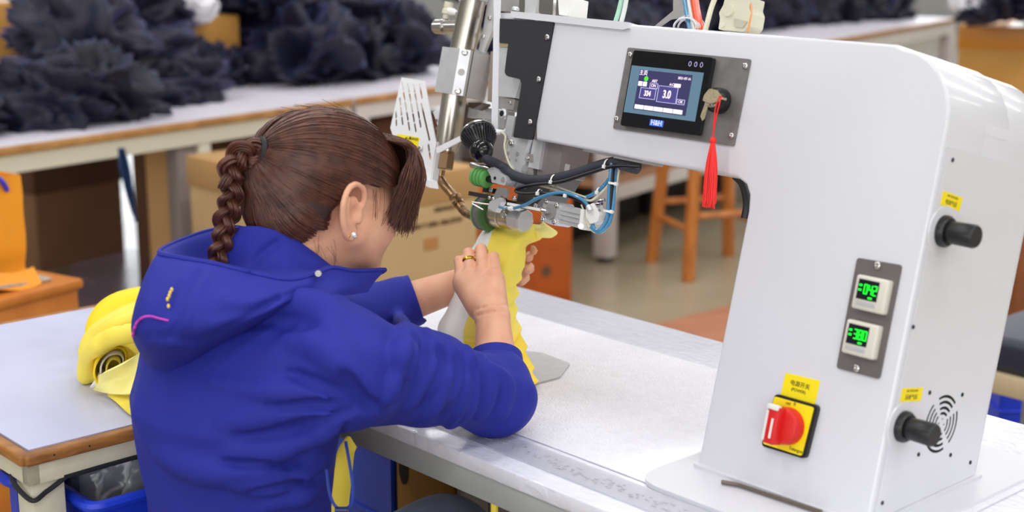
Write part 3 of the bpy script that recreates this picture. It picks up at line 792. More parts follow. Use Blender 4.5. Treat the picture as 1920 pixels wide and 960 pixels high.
cable('blue_air_tube', [(1155, 308, .018), (1152, 345, .014), (1150, 385, .01), (1143, 416, .006), (1130, 433, .002), (1118, 434, 0), (1108, 426, 0)], .0026, BLUE_TUBE)
cable('blue_air_tube', [(1147, 330, .02), (1128, 352, .014), (1108, 366, .01), (1085, 374, .006)], .0026, BLUE_TUBE)
cable('thin_black_cable', [(1150, 304, .014), (1147, 350, .01), (1144, 390, .008), (1136, 416, .006)], .0032, BLACK)
cable('cream_wire', [(1162, 308, .022), (1158, 335, .018), (1153, 372, .014), (1146, 410, .01), (1134, 428, .004), (1118, 436, 0), (1106, 428, 0), (1100, 416, 0)], .0014, CREAM_PL)
cable('cream_wire', [(1150, 338, .02), (1126, 362, .014), (1108, 376, .01), (1090, 372, .006), (1062, 364, .006), (1036, 354, .008), (1015, 348, .01), (990, 340, .01), (965, 322, .006), (952, 300, .004), (946, 275, .004), (948, 256, .008), (940, 248, .01)], .0018, CREAM_PL, 'cream wire running behind the thick black cable')
cable('cream_wire', [(1098, 370, .004), (1070, 360, .008), (1045, 350, .01), (1020, 344, .012), (985, 332, .012), (962, 312, .01), (950, 285, .008), (952, 262, .012)], .0014, CREAM_PL)
cable('cream_wire', [(1090, 384, 0), (1098, 404, 0), (1104, 420, 0), (1112, 434, 0), (1122, 436, 0)], .0012, CREAM_PL)
for (x, y, b, r, dr) in ((1041, 338, .002, .0088, X_), (1141, 309, .014, .0088, X_), (1063, 364, -.008, .0034, X_), (1012, 360, -.008, .0042, X_), (1150, 344, .01, .0075, Z_), (1141, 396, .006, .008, Z_), (1124, 358, .012, .005, X_)):
    c = fp(x, y, b)
    MB().lathe(c - dr * .0015, c + dr * .0015, [(0, r), (1, r)], 18, caps=False).build('zip_tie', WHITE_PL, mc)
    e_ = np.array([0, -1., -.2]) if dr is X_ else np.array([1., -.3, 0])
    MB().box(c + nrm(e_) * r + Z_ * (-.002 if dr is X_ else 0), (.0045, .004, .005), r=.0006).build('zip_tie_head', WHITE_PL, mc)
# hose connector
slab([(1099, 386), (1113, 380), (1124, 402), (1120, 416), (1106, 420), (1098, 404)], -.004, .012, 'hose_connector', WHITE_PL, .002)
for k, (x, y) in enumerate(((1112, 398), (1116, 384), (1121, 378))):
    c = fp(x, y, .0); MB().lathe(c + X_ * .002, c + X_ * .012 + Z_ * .004, [(0, .003), (.4, .0036), (.6, .0026), (1, .0028)], 10).build('connector_pin', CHROME, mc)
MB().lathe(fp(1108, 396, -.006), fp(1103, 386, -.006), [(0, .0046), (.6, .0046), (1, .0036)], 14).build('hose_collar', ALU, mc)

# slides and plates in front of the arm end
slab([(955, 256), (992, 260), (973, 336), (944, 330)], .006, .05, 'slide_block', ALU, .001)
screw((960, 268), .006, .0050)
for q, r_ in (((970, 289), .0036), ((953, 287), .0026), ((968, 300), .0022), ((955, 300), .0022)):
    c = fp(q[0], q[1], .006); MB().lathe(c, c - Y_ * .0006, [(0, r_), (1, r_)], 14).build('screw_hole', ALU_D, mc)
slab([(992, 260), (1000, 262), (1000, 330), (975, 338)], .018, .05, 'slide_rail', ALU_D, 0)
slab([(1000, 262), (1018, 263), (1010, 318), (990, 313)], .014, .06, 'carriage', ALU, .001)
slab([(1017, 263), (1057, 272), (1046, 331), (1006, 328)], .020, .075, 'motor_plate', mat('bronze_grey_plate', (150, 140, 140), .5, .6, var=.06, vscale=40), .001, label='large grey plate hanging under the arm')
slab([(1048, 306), (1060, 307), (1058, 320), (1048, 318)], .03, .04, 'plate_tab', ALU, 0)
slab([(986, 288), (998, 289), (998, 304), (985, 303)], .012, .02, 'stop_block', ALU_D, .001); screw((991, 296), .012, .0036)
slab([(1056, 268), (1150, 290), (1150, 295), (1054, 275)], .06, .07, 'underside_rail', ALU, 0)
slab([(975, 338), (1008, 328), (1046, 331), (1030, 358), (1000, 390), (968, 380)], .03, .08, 'lower_carriage', mat('dull_grey_steel', (112, 110, 110), .5, .7), .002)  # carriage in a plain mid-grey steel
slab([(950, 332), (972, 338), (966, 352), (946, 348)], .008, .03, 'guide_block', ALU, .001)
# guide roller pack and its bracket
gx0, gx1 = fp(890, 330, -.004), fp(930, 339, -.004)
ga = nrm(gx1 - gx0)
for k in range(4):
    c = gx0 + ga * (.002 + k * .0074)
    MB().lathe(c, c + ga * .0066, [(0, .0105), (.12, .0135), (.5, .0142), (.88, .0135), (1, .0105)], 28).build('guide_roller', GREEN, mc)
MB().cyl(gx0 - ga * .002, gx0 + ga * .05, .005, seg=14).build('roller_axle', mat('dark_axle', (60, 58, 58), .35, .9), mc)
MB().cyl(fp(884, 309, .002), fp(922, 317, .002), .0048, seg=16, bev=.0008).build('guide_rod', CHROME, mc)
slab([(913, 318), (926, 312), (934, 322), (948, 330), (951, 338), (946, 348), (922, 342), (920, 330)], -.012, .006, 'roller_bracket', ALU, .001)
for q, r_ in (((928, 334), .0026), ((943, 337), .0042)):
    c = fp(q[0], q[1], -.012); MB().lathe(c, c - Y_ * .0005, [(0, r_), (1, r_)], 14).build('screw_hole', HOLE_SHADE if r_ < .003 else ALU_D, mc)
slab([(906, 350), (914, 350), (912, 360), (904, 360)], .02, .03, 'sensor_block', BLACK, 0)
slab([(916, 352), (930, 354), (928, 362), (916, 362)], .016, .03, 'sensor_block', BLACK, 0)
screw((921, 357), .014, .0036)
slab([(879, 358), (940, 370), (939, 378), (878, 366)], -.006, .006, 'gauge_bar', mat('dark_gauge_bar', (66, 60, 58), .5, .6), 0, label='flat dark bar sticking out to the left')
slab([(934, 350), (952, 354), (949, 372), (940, 366), (932, 384), (920, 378)], -.012, -.008, 'sensor_bracket', mat('grey_bracket', (168, 166, 162), .4, .7), .001)
slab([(918, 378), (938, 370), (940, 378), (928, 398), (914, 390)], -.018, -.008, 'sensor_clamp', ALU, .001)
for q in ((918, 371), (925, 373)): screw(q, -.0125, .0028)
MB().tube([fp(924, 384, -.014), fp(886, 379, -.012), fp(886, 382, -.012), fp(906, 393, -.010)], .0013, 8).build('bent_wire', CHROME, mc)
cable('sensor_lead', [(930, 387, -.016), (945, 390, -.016), (956, 391, -.014)], .0018, BLUE_TUBE)
MB().lathe(fp(954, 391, -.014), fp(962, 391, -.014), [(0, .0028), (.5, .0036), (1, .003)], 12).build('lead_plug', WHITE_PL, mc)
MB().box((fp(952, 382, -.012) + fp(1022, 395, -.010)) / 2, (np.linalg.norm(fp(952, 382, -.012) - fp(1022, 395, -.010)), .003, .004), ax=(nrm(fp(1022, 395, -.010) - fp(952, 382, -.012)), Y_, Z_)).build('push_rod', WHITE_PL, mc)
# drive wheel with green flanges, turning on an axle along the arm
wc0, wc1 = fp(904, 396, .042), fp(937, 404, .042)
wa = X_
wl = .03
w0_ = fp(917, 399, .042)
MB().lathe(w0_ - wa * .012, w0_ + wa * .010, [(0, .010), (0, .026), (.05, .0285), (.14, .0285), (.16, .0265), (.8, .0265)], 44).build('drive_wheel', GREYTYRE, mc)
MB().lathe(w0_ + wa * .005, w0_ + wa * .012, [(0, .0265), (.15, .0290), (.85, .0290), (1, .0265), (1, .014)], 44).build('wheel_tyre', GREEN_D, mc, label='green tyre at the right of the drive wheel')
MB().lathe(w0_ - wa * .0125, w0_ - wa * .009, [(0, .014), (0, .0275), (.6, .0288), (1, .0288)], 44).build('wheel_tyre', GREEN, mc, label='pale green flange at the left of the drive wheel')
MB().lathe(w0_ + wa * .010, w0_ + wa * .058, [(0, .020), (.05, .0195), (.5, .0195), (.52, .0175), (1, .0175)], 36).build('wheel_housing', mat('steel_housing', (190, 180, 158), .3, 1.0, var=.06, vscale=40), mc)
MB().lathe(w0_ + wa * .055, w0_ + wa * .082, [(0, .0165), (.1, .018), (.9, .018), (1, .0165)], 8).build('housing_collar', ALU, mc, smooth=15)
for q in ((945, 397), (942, 406), (948, 402)): screw(q, .02, .003)
slab([(936, 372), (984, 380), (982, 392), (936, 384)], .004, .03, 'carriage_base', mat('dark_steel_base', (92, 84, 74), .45, .8), .001)
for q in ((965, 372), (1005, 386), (1004, 372)): screw(q, .0, .004)
# air cylinder lying to the right
fl0 = pxb(-.004, (1020, 376), (1047, 379), (1050, 384), (1044, 420), (1038, 423), (1016, 415), (1014, 408))
MB().prism([np.array([p[0], -.004, p[2]]) for p in rounded(fl0, .004, 3)], (0, .03, 0)).build('cylinder_flange', ALU, mc)
for q in ((1025, 378), (1045, 385), (1040, 416), (1018, 411)): screw(q, -.004, .0042)
c = fp(1033, 397, -.004); MB().lathe(c, c - Y_ * .002, [(0, .0115), (1, .0110), (1, .008)], 24).build('cylinder_ring', ALU_D, mc)
MB().cyl(c, c - Y_ * .0012, .008, seg=20).build('cylinder_bore', HOLE_SHADE, mc)
MB().cyl(fp(1031, 397, -.007), fp(1016, 394, -.012), .0035, seg=12).build('piston_rod', CHROME, mc)
slab([(1012, 388), (1028, 392), (1027, 400), (1014, 398)], -.012, -.006, 'rod_fork', ALU_D, .001)
cyb = slab([(1049, 384), (1091, 393), (1086, 428), (1043, 417)], -.002, .03, 'air_cylinder', ALU, .001, label='ribbed aluminium air cylinder body')
for f in (.18, .42, .68):
    p = [np.array(q) for q in ((1049, 384), (1091, 393), (1086, 428), (1043, 417))]
    l0 = p[0] + (p[3] - p[0]) * f; r0 = p[1] + (p[2] - p[1]) * f; l1 = p[0] + (p[3] - p[0]) * (f + .09); r1 = p[1] + (p[2] - p[1]) * (f + .09)
    slab([tuple(l0), tuple(r0), tuple(r1), tuple(l1)], -.0045, -.002, 'cylinder_fin', ALU, 0, parent=cyb)
slab([(1089, 392), (1095, 393), (1091, 431), (1085, 429)], -.006, .032, 'cylinder_end_cap', WHITE_PL, .001)
MB().cyl(fp(1089, 424, -.008), fp(1089, 424, .0), .0042, seg=14).build('cap_screw', ALU, mc)

# hoses, bracket and fitting on top of the arm
def arm_top(x): return 31 + (x - 1000) * .079
for x, m, r_, lean in ((1152, GREENISH_TUBE, .0034, 16), (1163, CLEAR_TUBE, .0034, 14), (1294, BLUE_TUBE, .0032, -12), (1304, CLEAR_TUBE, .0036, -14), (1314, RED_TUBE, .0058, -14)):
    y = arm_top(x) + 4; MB().tube(spline([fp(x, y, .05), fp(x + lean * .5, y * .5 - 2, .05), fp(x + lean, -14, .05)], 6), r_, 10).build('air_hose', m, mc)
cable('air_hose', [(1322, 58, .04), (1328, 36, .04), (1334, 14, .045), (1344, -12, .05)], .0036, CREAM_PL)
yb = [(1262, -6), (1281, -6), (1283, 20), (1308, 52), (1296, 52), (1277, 33), (1256, 36), (1236, 50), (1226, 50), (1262, 20)]
slab(yb, .06, .063, 'hose_bracket', ALU_D, .001, label='forked grey metal bracket on the arm top')
for k in range(7):
    r0 = .016 + .0012 * (k % 4)
    c = fp(1284 + k * 2, 50 + (k % 3), .04 + .003 * k)
    MB().tube([c + X_ * r0 * 1.25 * math.cos(a) + Z_ * r0 * .75 * math.sin(a) for a in np.linspace(-.1, math.pi + .1, 16)], .0011, 6).build('coiled_wire', CLEAR_TUBE if k % 2 else ALU, mc)
ft = slab([(1360, -6), (1408, -6), (1404, 14), (1408, 24), (1404, 48), (1394, 60), (1347, 55), (1350, 34), (1348, 24), (1356, 10)], .03, .06, 'hose_fitting', CREAM_PL, .002, label='cream plastic fitting on the arm top')
c = fp(1368, 20, .03); MB().lathe(c, c - Y_ * .004, [(0, .0085), (1, .0080), (1, .005)], 20).build('fitting_boss', CREAM_PL, ft)
c = fp(1356, 45, .03); MB().lathe(c, c - Y_ * .002, [(0, .005), (1, .0045), (1, .003)], 16).build('fitting_boss', CREAM_PL, ft)
slab([(1376, 34), (1400, 40), (1392, 52), (1376, 50)], .027, .03, 'fitting_clip', mat('grey_ivory_clip', (182, 178, 158), .5), .001, parent=ft)
cable('thin_orange_wire', [(1402, 60, .03), (1406, 40, .03), (1409, 20, .032), (1405, -10, .034)], .0012, mat('orange_wire', (226, 150, 84), .4))
# black hose seen inside the throat of the machine
cable('throat_hose', [(1380, 330, .20), (1392, 342, .20), (1399, 360, .20), (1402, 385, .20), (1398, 410, .20)], .007, BLACK)

# lower post that carries the fabric (mostly hidden)
po = MB(); po.cyl(tb_pt(-.50, .135, .012), w0_ + np.array([0, .012, -.05]), .016, seg=20)
po.build('lower_post', WHITE_PAINT, mc)
MB().lathe(w0_ - wa * .010 + np.array([.004, .012, -.046]), w0_ + wa * .010 + np.array([.004, .012, -.046]), [(0, .010), (.1, .012), (.9, .012), (1, .010)], 30).build('lower_wheel', GREYTYRE, mc)

# ---------------------------------------------------------------- key with its red tassel
kt = thing('key', 'worn nickel key in the panel switch with a long red tassel hanging from it', 'key', mat=MACH)
kb = -.026
k0 = fp(1347, 184, -.0225)
slab([(1350, 178), (1347, 190), (1332, 194), (1317, 189), (1320, 178), (1330, 166), (1342, 168)], -.030, -.027, 'key_bow', KEY_MET, .002, parent=kt)
MB().box((fp(1349, 184, -.022)), (.012, .014, .003)).build('key_shaft', KEY_MET, kt)
sl = pxb(-.0245, (1322, 192), (1328, 194), (1320, 222), (1316, 226), (1313, 218), (1318, 204))
MB().prism([np.array([p[0], -.0245, p[2]]) for p in sl], (0, .0018, 0)).build('spare_key', KEY_MET, kt)
crd = MB()
crd.tube(spline([fp(1353, 180, -.033), fp(1350, 190, -.034), fp(1344, 215, -.031), fp(1339, 240, -.028), fp(1336, 262, -.026)], 5), .0009, 6)
crd.tube(spline([fp(1353, 180, -.033), fp(1348, 184, -.033), fp(1341, 205, -.031), fp(1338, 240, -.028), fp(1336, 262, -.026)], 5), .0009, 6)
crd.build('tassel_cord', RED_TASSEL, kt)
kn_ = fp(1337, 264, -.026); kw = np.linalg.inv(np.array(MACH)[:3, :3]) @ np.array([0, 0, -1.])
MB().ball(kn_, (.0042, .0042, .0052), 14, 10).build('tassel_knot', RED_TASSEL, kt)
ts = MB(); rr_ = random.Random(3)
tend = fp(1329, 388, -.020)
for k in range(110):
    a = rr_.uniform(0, 6.28); q = math.sqrt(rr_.random()); top = kn_ + X_ * q * .0022 * math.cos(a) + Y_ * q * .0022 * math.sin(a)
    en = tend + X_ * (q * .009 * math.cos(a)) + Y_ * q * .008 * math.sin(a) + Z_ * rr_.uniform(-.002, .010)
    m_ = top * .55 + en * .45 + X_ * q * .0028 * math.cos(a) + Y_ * q * .0025 * math.sin(a)
    ts.tube(spline([top, m_, en], 4), .0008, 4)
tso = ts.build('tassel', RED_TASSEL, kt); tso['kind'] = 'stuff'
# ---------------------------------------------------------------- left table with its wooden edge, beside the worker
LT_TOP = mat('white_laminate', (196, 199, 226), .36, var=.035, vscale=9, bump=.03, bscale=60, rvar=.06)
WOOD_E = mat('worn_wood_edge', (176, 118, 56), .5, rgb2=(128, 80, 38), vscale=24, stretch=(1, 1, 5), bump=.15, bscale=120)
CREAM_PT = mat('cream_enamel', (208, 202, 180), .42, var=.05, vscale=30, bump=.04, bscale=200)
ZL = .78
lt = thing('side_table', 'white-topped table with a worn wooden edge and cream frame behind the worker', 'table', mat=TAB)
def lt_pt(x, y, z=ZL):
    q = to_e(on_z(x, y, z)); return q
cL = lt_pt(46, 851); f0 = lt_pt(0, 605); f1 = lt_pt(270, 556)
LX1 = cL[0]; LX0 = (f0[0] + f1[0]) / 2; LY0 = cL[1]; LY1 = -.188
MB().box(((LX0 + LX1) / 2, (LY0 + LY1) / 2, ZL - .0085), (LX1 - LX0 - .02, LY1 - LY0 - .02, .017)).build('tabletop', LT_TOP, lt)
def edge_strip(p0, p1):
    p0 = np.array(p0); p1 = np.array(p1); d = nrm(p1 - p0); n = np.array([d[1], -d[0], 0])
    return MB().box((p0 + p1) / 2 + Z_ * (ZL - .0085), (np.linalg.norm(p1 - p0) + .004, .017, .0175), ax=(d, n, Z_), r=.005, seg=3)
for a, b in (((LX1, LY0, 0), (LX1, LY1, 0)), ((LX0, LY0, 0), (LX1, LY0, 0)), ((LX0, LY0, 0), (LX0, LY1, 0)), ((LX0, LY1, 0), (LX1, LY1, 0))):
    edge_strip(a, b).build('wooden_edge', WOOD_E, lt)
nm = MB()
for f in (.08, .19, .42, .78): nm.cyl((LX1 + .0075, LY0 + (LY1 - LY0) * f, ZL - .008), (LX1 + .0092, LY0 + (LY1 - LY0) * f, ZL - .008), .0013, seg=8)
o_ = nm.build('nail_hole', HOLE_SHADE, lt); o_['kind'] = 'stuff'
ins = .012
for (x0, y0, x1, y1) in ((LX1 - ins, LY0 + ins, LX1 - ins, LY1 - ins), (LX0 + ins, LY0 + ins, LX1 - ins, LY0 + ins), (LX0 + ins, LY0 + ins, LX0 + ins, LY1 - ins), (LX0 + ins, LY1 - ins, LX1 - ins, LY1 - ins)):
    c = ((x0 + x1) / 2, (y0 + y1) / 2, ZL - .032)
    MB().box(c, (abs(x1 - x0) + .018, abs(y1 - y0) + .018, .030), r=.002).build('apron', CREAM_PT, lt)
for x in (LX0 + .035, LX1 - .032):
    for y in (LY0 + .032, LY1 - .035):
        MB().box((x, y, (ZL - .02) / 2), (.046, .046, ZL - .02), r=.003).build('leg', CREAM_PT, lt)
# black cord tied round the near leg
ck = MB(); lx, ly = LX1 - .032, LY0 + .032; r_ = .0262
zc = ZL - .052
ck.tube(spline([(lx - r_, ly + r_, zc + .012), (lx - r_, ly - r_, zc + .006), (lx + r_, ly - r_, zc - .014), (lx + r_, ly - .004, zc - .008), (lx + r_ + .001, ly + r_ * .8, zc + .004), (lx + r_ + .002, ly + r_ + .004, zc + .006), (lx + .03, ly + .14, zc + .008), (lx + .03, ly + .34, zc + .008)], 8), .0033, 8)
cko = ck.build('elastic_band', mat('black_elastic_cord', (26, 26, 34), .7)); cko.matrix_basis = TAB
tag(cko, 'black cord tied round the cream table leg and stretched to the right', 'band')

# blue crate under the side table with a plastic bag in it
CRATE = mat('blue_crate_plastic', (26, 52, 178), .35, var=.06, vscale=12)
def crate(name, label, x0, x1, y0, y1, z0, z1, M, m=CRATE, group=None):
    t = thing(name, label, 'crate', mat=M, group=group)
    w = .006; b = MB()
    b.box(((x0 + x1) / 2, (y0 + y1) / 2, z0 + .004), (x1 - x0, y1 - y0, .008))
    for (cx, cy, sx, sy) in (((x0 + x1) / 2, y0, x1 - x0, w), ((x0 + x1) / 2, y1, x1 - x0, w), (x0, (y0 + y1) / 2, w, y1 - y0), (x1, (y0 + y1) / 2, w, y1 - y0)):
        b.box((cx, cy, (z0 + z1) / 2), (sx, sy, z1 - z0))
    ob = b.build('shell', m, t)
    rm = MB(); k = .012
    out = rounded([(x0 - k, y0 - k, z1), (x1 + k, y0 - k, z1), (x1 + k, y1 + k, z1), (x0 - k, y1 + k, z1)], .02, 4)
    rm.tube(out, .008, 8, closed=True); rm.build('rim', m, t)
    rb = MB()
    for zz in (z0 + (z1 - z0) * .75,):
        rb.tube(rounded([(x0 - .003, y0 - .003, zz), (x1 + .003, y0 - .003, zz), (x1 + .003, y1 + .003, zz), (x0 - .003, y1 + .003, zz)], .01, 3), .005, 6, closed=True)
    rb.build('rib', m, t)
    return t
c0 = to_e(on_z(125, 905, .66))
crate('blue_crate', 'blue plastic crate under the side table holding a clear plastic bag', LX1 - .20, LX1 + .012, LY0 + .085, LY1 - .04, .33, ZL - .088, TAB, m=mat('royal_blue_crate', (30, 62, 205), .35))
box_s = MB().box((LX1 - .10, (LY0 + LY1) / 2 + .02, .165), (.18, .30, .32), r=.004).build('packing_case', mat('brown_case', (92, 70, 54), .7, var=.1)); box_s.matrix_basis = TAB
tag(box_s, 'brown case standing on the floor beneath the blue crate of the side table', 'box')
tall = crate('tall_blue_crate', 'tall blue crate on end, seen as a strip left of the cream table leg', LX1 - .098, LX1 - .074, LY0 + .02, LY0 + .07, .02, ZL - .062, TAB)
PLAST = mat('clear_plastic_bag', (206, 208, 212), .12, alpha=.38, bump=.6, bscale=22, bdist=.01, coat=.6)
def crumple(name, m, seedv, size, sub=5, amp=.35, freq=2.2, ridge=True, flat=.6, label=None):
    bm = bmesh.new(); bmesh.ops.create_icosphere(bm, subdivisions=sub, radius=1.0)
    off = Vector((seedv * 7.3, seedv * 3.1, seedv * 1.7))
    for v in bm.verts:
        p = v.co.copy()
        w = Vector((mnoise.noise(p * 1.1 + off), mnoise.noise(p * 1.1 + off + Vector((9, 0, 0))), mnoise.noise(p * 1.1 + off + Vector((0, 9, 0))))) * .7
        q = p * freq + w + off
        n = 0; a = 1.0; tot = 0
        for o in range(3):
            h = mnoise.noise(q)
            if ridge: h = 1 - abs(h) * 2.4
            n += h * a; tot += a; a *= .5; q = q * 1.9 + Vector((3.1, 1.7, 5.5))
        lump = mnoise.noise(p * .9 + off * 2)
        s = 1 + amp * (n / tot - .3) + .35 * lump
        v.co = p * s
        if v.co.z < 0: v.co.z *= flat
        v.co = Vector((v.co.x * size[0], v.co.y * size[1], v.co.z * size[2]))
    me = bpy.data.meshes.new(name); bm.to_mesh(me); bm.free(); return me
pb_me = crumple('plastic_bag', PLAST, 5, (.13, .15, .15), 4, .4, 2.6)
pbo = link('plastic_bag', pb_me, PLAST, None, 180); pbo.matrix_basis = TAB @ Matrix.Translation((LX1 - .095, LY0 + .25, ZL - .15)) @ Matrix.Diagonal((.55, .8, .8, 1))
tag(pbo, 'crumpled clear plastic bag lying inside the blue crate under the side table', 'bag')
dk_me = crumple('dark_cloth', None, 11, (.11, .12, .08), 4, .4, 2.0)
NAVY = None

# ---------------------------------------------------------------- folded yellow cloth on the side table
YCLOTH = mat('yellow_stretch_cloth', (250, 226, 84), .6, var=.03, vscale=8, bump=.12, bscale=700, sheen=.3)
YDEEP = mat('deep_yellow_cloth', (250, 214, 20), .6, var=.03, vscale=8, bump=.12, bscale=700, sheen=.3)
YPALE = mat('pale_yellow_cloth', (252, 240, 146), .6, var=.02, vscale=8, bump=.12, bscale=700, sheen=.3)
WLINE = mat('white_lining', (238, 236, 230), .6, bump=.1, bscale=700)
fc = thing('folded_cloth', 'rolled bundle of yellow cloth lying on the white side table', 'cloth', loc=on_z(230, 690, ZL))
def at(x, y, h=0.0): return on_z(x, y, ZL + h)
def loft(rows, n=6, m=6):
    """smooth sheet through a small net of points"""
    A = [spline(r, m) for r in rows]
    cols = list(zip(*A)); B = [spline(c, n) for c in cols]
    return np.array(B).transpose(1, 0, 2)
# loose coil at the mouth and the flap that falls forward
for k, (r_, dz) in enumerate(((.030, 0), (.022, .002), (.014, .004))):
    c = at(207 + 2 * k, 690, .034); u = nrm(at(240, 672, .034) - at(180, 705, .034)); G = []
    for i in range(7):
        sft = (at(212, 640, .034) - at(207, 690, .034)) * (i / 6 * .5)
        G.append([c + sft + (u * math.cos(a) * r_ * 1.5 + ZZ * math.sin(a) * r_ * .95) * (1 + .06 * math.sin(3 * a + k)) for a in np.linspace(0, 2 * math.pi, 33)[:-1]])
    MB().grid(G, .0024, closed_u=True).build('cloth_coil', (YDEEP, WLINE, YCLOTH)[k], fc, world=True, smooth=60)
g = loft([[at(262, 662, .07), at(226, 682, .06), at(196, 697, .045), at(186, 706, .03)],
          [at(275, 700, .045), at(236, 706, .036), at(200, 716, .026), at(180, 722, .018)],
          [at(285, 732, .026), at(245, 740, .018), at(212, 738, .012), at(176, 728, .008)]], 6, 6)
MB().grid(g, .003).build('cloth_flap', YPALE, fc, world=True, smooth=60)
g = loft([[at(290, 730, .012), at(245, 738, .010), at(205, 736, .008)], [at(300, 790, .004), at(250, 782, .003), at(206, 742, .003)]], 6, 6)
MB().grid(g, .003).build('cloth_flap', YCLOTH, fc, world=True, smooth=60)
g = loft([[at(190, 700, .032), at(184, 712, .024)], [at(182, 722, .02), at(173, 728, .01)]], 4, 4)
MB().grid(g, .004).build('cloth_hem', WLINE, fc, world=True, smooth=60)
g = loft([[at(158, 668, .03), at(166, 690, .025), at(190, 712, .012)], [at(158, 690, .012), at(168, 708, .008), at(186, 716, .003)]], 5, 5)
MB().grid(g, .004).build('cloth_fold', YDEEP, fc, world=True, smooth=60)

# ---------------------------------------------------------------- long bench on the left and what is on and under it
BENCH_TOP = mat('bench_laminate', (222, 218, 228), .38, var=.02, vscale=4)
BENCH_EDGE = mat('bench_wood_edge', (192, 144, 84), .5, rgb2=(160, 110, 58), vscale=12)
BENCH_FR = mat('bench_cream_frame', (214, 208, 188), .45)
BENCH_FR2 = mat('bench_white_frame', (214, 208, 204), .45)
POST = mat('grey_brown_post', (138, 126, 122), .5)
ZB = .78
def bench(name, label, p0, p1, depth, fr, legs_at, apron=.055, z=ZB, edge=True, legw=.05, group=None, legm=None):
    p0 = np.array([p0[0], p0[1], 0]); p1 = np.array([p1[0], p1[1], 0]); d = nrm(p1 - p0); n = np.array([-d[1], d[0], 0]); L = np.linalg.norm(p1 - p0)
    M = Matrix(((d[0], n[0], 0, p0[0]), (d[1], n[1], 0, p0[1]), (0, 0, 1, 0), (0, 0, 0, 1)))
    t = thing(name, label, 'bench', mat=M, group=group)
    MB().box((L / 2, depth / 2, z - .012), (L, depth - .012, .024)).build('tabletop', BENCH_TOP, t)
    if edge: MB().box((L / 2, 0, z - .013), (L, .014, .026), r=.004).build('wooden_edge', BENCH_EDGE, t)
    MB().box((L / 2, .012, z - .026 - apron / 2), (L - .01, .02, apron)).build('apron', fr, t)
    MB().box((L / 2, depth - .012, z - .026 - apron / 2), (L - .01, .02, apron)).build('apron', fr, t)
    for x in legs_at:
        for y in (.03, depth - .03):
            lg = MB().box((x, y, (z - .03) / 2 + .012), (legw, legw, z - .05), r=.004).build('leg', legm or fr, t)
            MB().cyl((x, y, 0), (x, y, .035), .03, .026, seg=16).build('foot', BLACK, lg)
    return t, M, L
pA0, pA1 = on_z(0, 277, ZB), on_z(664, 184, ZB)
pA2 = on_z(840, 163, ZB)
dA = nrm((pA1 - pA0)[:3]); 
bA, MA, LA = bench('long_bench', 'long white-topped bench with cream frame at the left, heaped with navy garments', pA0 - dA * .25, pA1 - dA * .01, 1.35, BENCH_FR, (.28, 1.02))
dA2 = nrm(pA2 - pA1)
bA2, MA2, LA2 = bench('long_bench', 'white-framed bench joined to the right end of the cream-framed one', pA1 + dA * .01, pA1 + dA * 1.15, 1.35, BENCH_FR2, (.05, 1.08))
# posts and cartons beneath
def carton(name, label, pxl, pxr, zt, d, depth, m, z0=0.0, yaw=None, cat='box', lid=None, lidm=None, group=None):
    """carton whose front top edge runs between two sighted points at distance d"""
    l = dep(pxl[0], pxl[1], d); r_ = dep(pxr[0], pxr[1], d if yaw is None else yaw)
    dd = np.array([r_[0] - l[0], r_[1] - l[1], 0]); W = np.linalg.norm(dd); dd /= W; n = np.array([-dd[1], dd[0], 0])
    z1 = l[2] if zt is None else zt
    M = Matrix(((dd[0], n[0], 0, l[0]), (dd[1], n[1], 0, l[1]), (0, 0, 1, z0), (0, 0, 0, 1)))
    t = thing(name, label, cat, mat=M, group=group); h = z1 - z0
    MB().box((W / 2, depth / 2, h / 2), (W, depth, h), r=.006).build('box_body', m, t)
    if lid: MB().box((W / 2, depth / 2, h - lid / 2 + .002), (W + .012, depth + .012, lid), r=.004).build('lid', lidm or m, t)
    MB().box((W / 2, depth / 2, h + .0025), (.06, depth + .014, .001)).build('tape', mat('box_tape', (196, 160, 104), .3) if 'box_tape' not in bpy.data.materials else bpy.data.materials['box_tape'], t)
    return t, M, W, h
CARD = mat('cardboard', (196, 164, 118), .75, var=.05, vscale=6, bump=.05, bscale=150)
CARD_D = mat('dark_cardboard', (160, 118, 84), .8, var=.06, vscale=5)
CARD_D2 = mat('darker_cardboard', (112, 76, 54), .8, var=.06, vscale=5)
CARD_L = mat('orange_cardboard_lid', (186, 144, 92), .7, var=.05, vscale=5)
CARD_O = mat('orange_brown_carton', (188, 88, 22), .6, var=.12, vscale=7)
CARD_Y = mat('golden_carton', (196, 142, 66), .65, var=.07, vscale=4)
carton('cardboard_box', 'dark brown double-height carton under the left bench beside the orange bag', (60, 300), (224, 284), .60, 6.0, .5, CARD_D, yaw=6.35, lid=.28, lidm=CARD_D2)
carton('cardboard_box', 'narrow tan carton standing upright under the left bench beside the grey post', (272, 268), (320, 262), .70, 5.3, .03, mat('tan_board', (222, 176, 120), .8), yaw=5.33)
pp = dep(342, 270, 4.9)
po_ = MB().box((pp[0], pp[1], .37), (.095, .06, .74), ax=(dA, np.array([-dA[1], dA[0], 0]), ZZ), r=.005).build('grey_post', POST)
tag(po_, 'square grey post under the left bench right of the narrow tan carton', 'post')
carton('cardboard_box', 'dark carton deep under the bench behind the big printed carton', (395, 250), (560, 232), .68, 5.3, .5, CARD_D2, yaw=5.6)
carton('cardboard_box', 'dark brown carton under the white-framed bench behind the perforated guard', (700, 226), (830, 214), .66, 5.75, .4, CARD_D2, yaw=6.0)
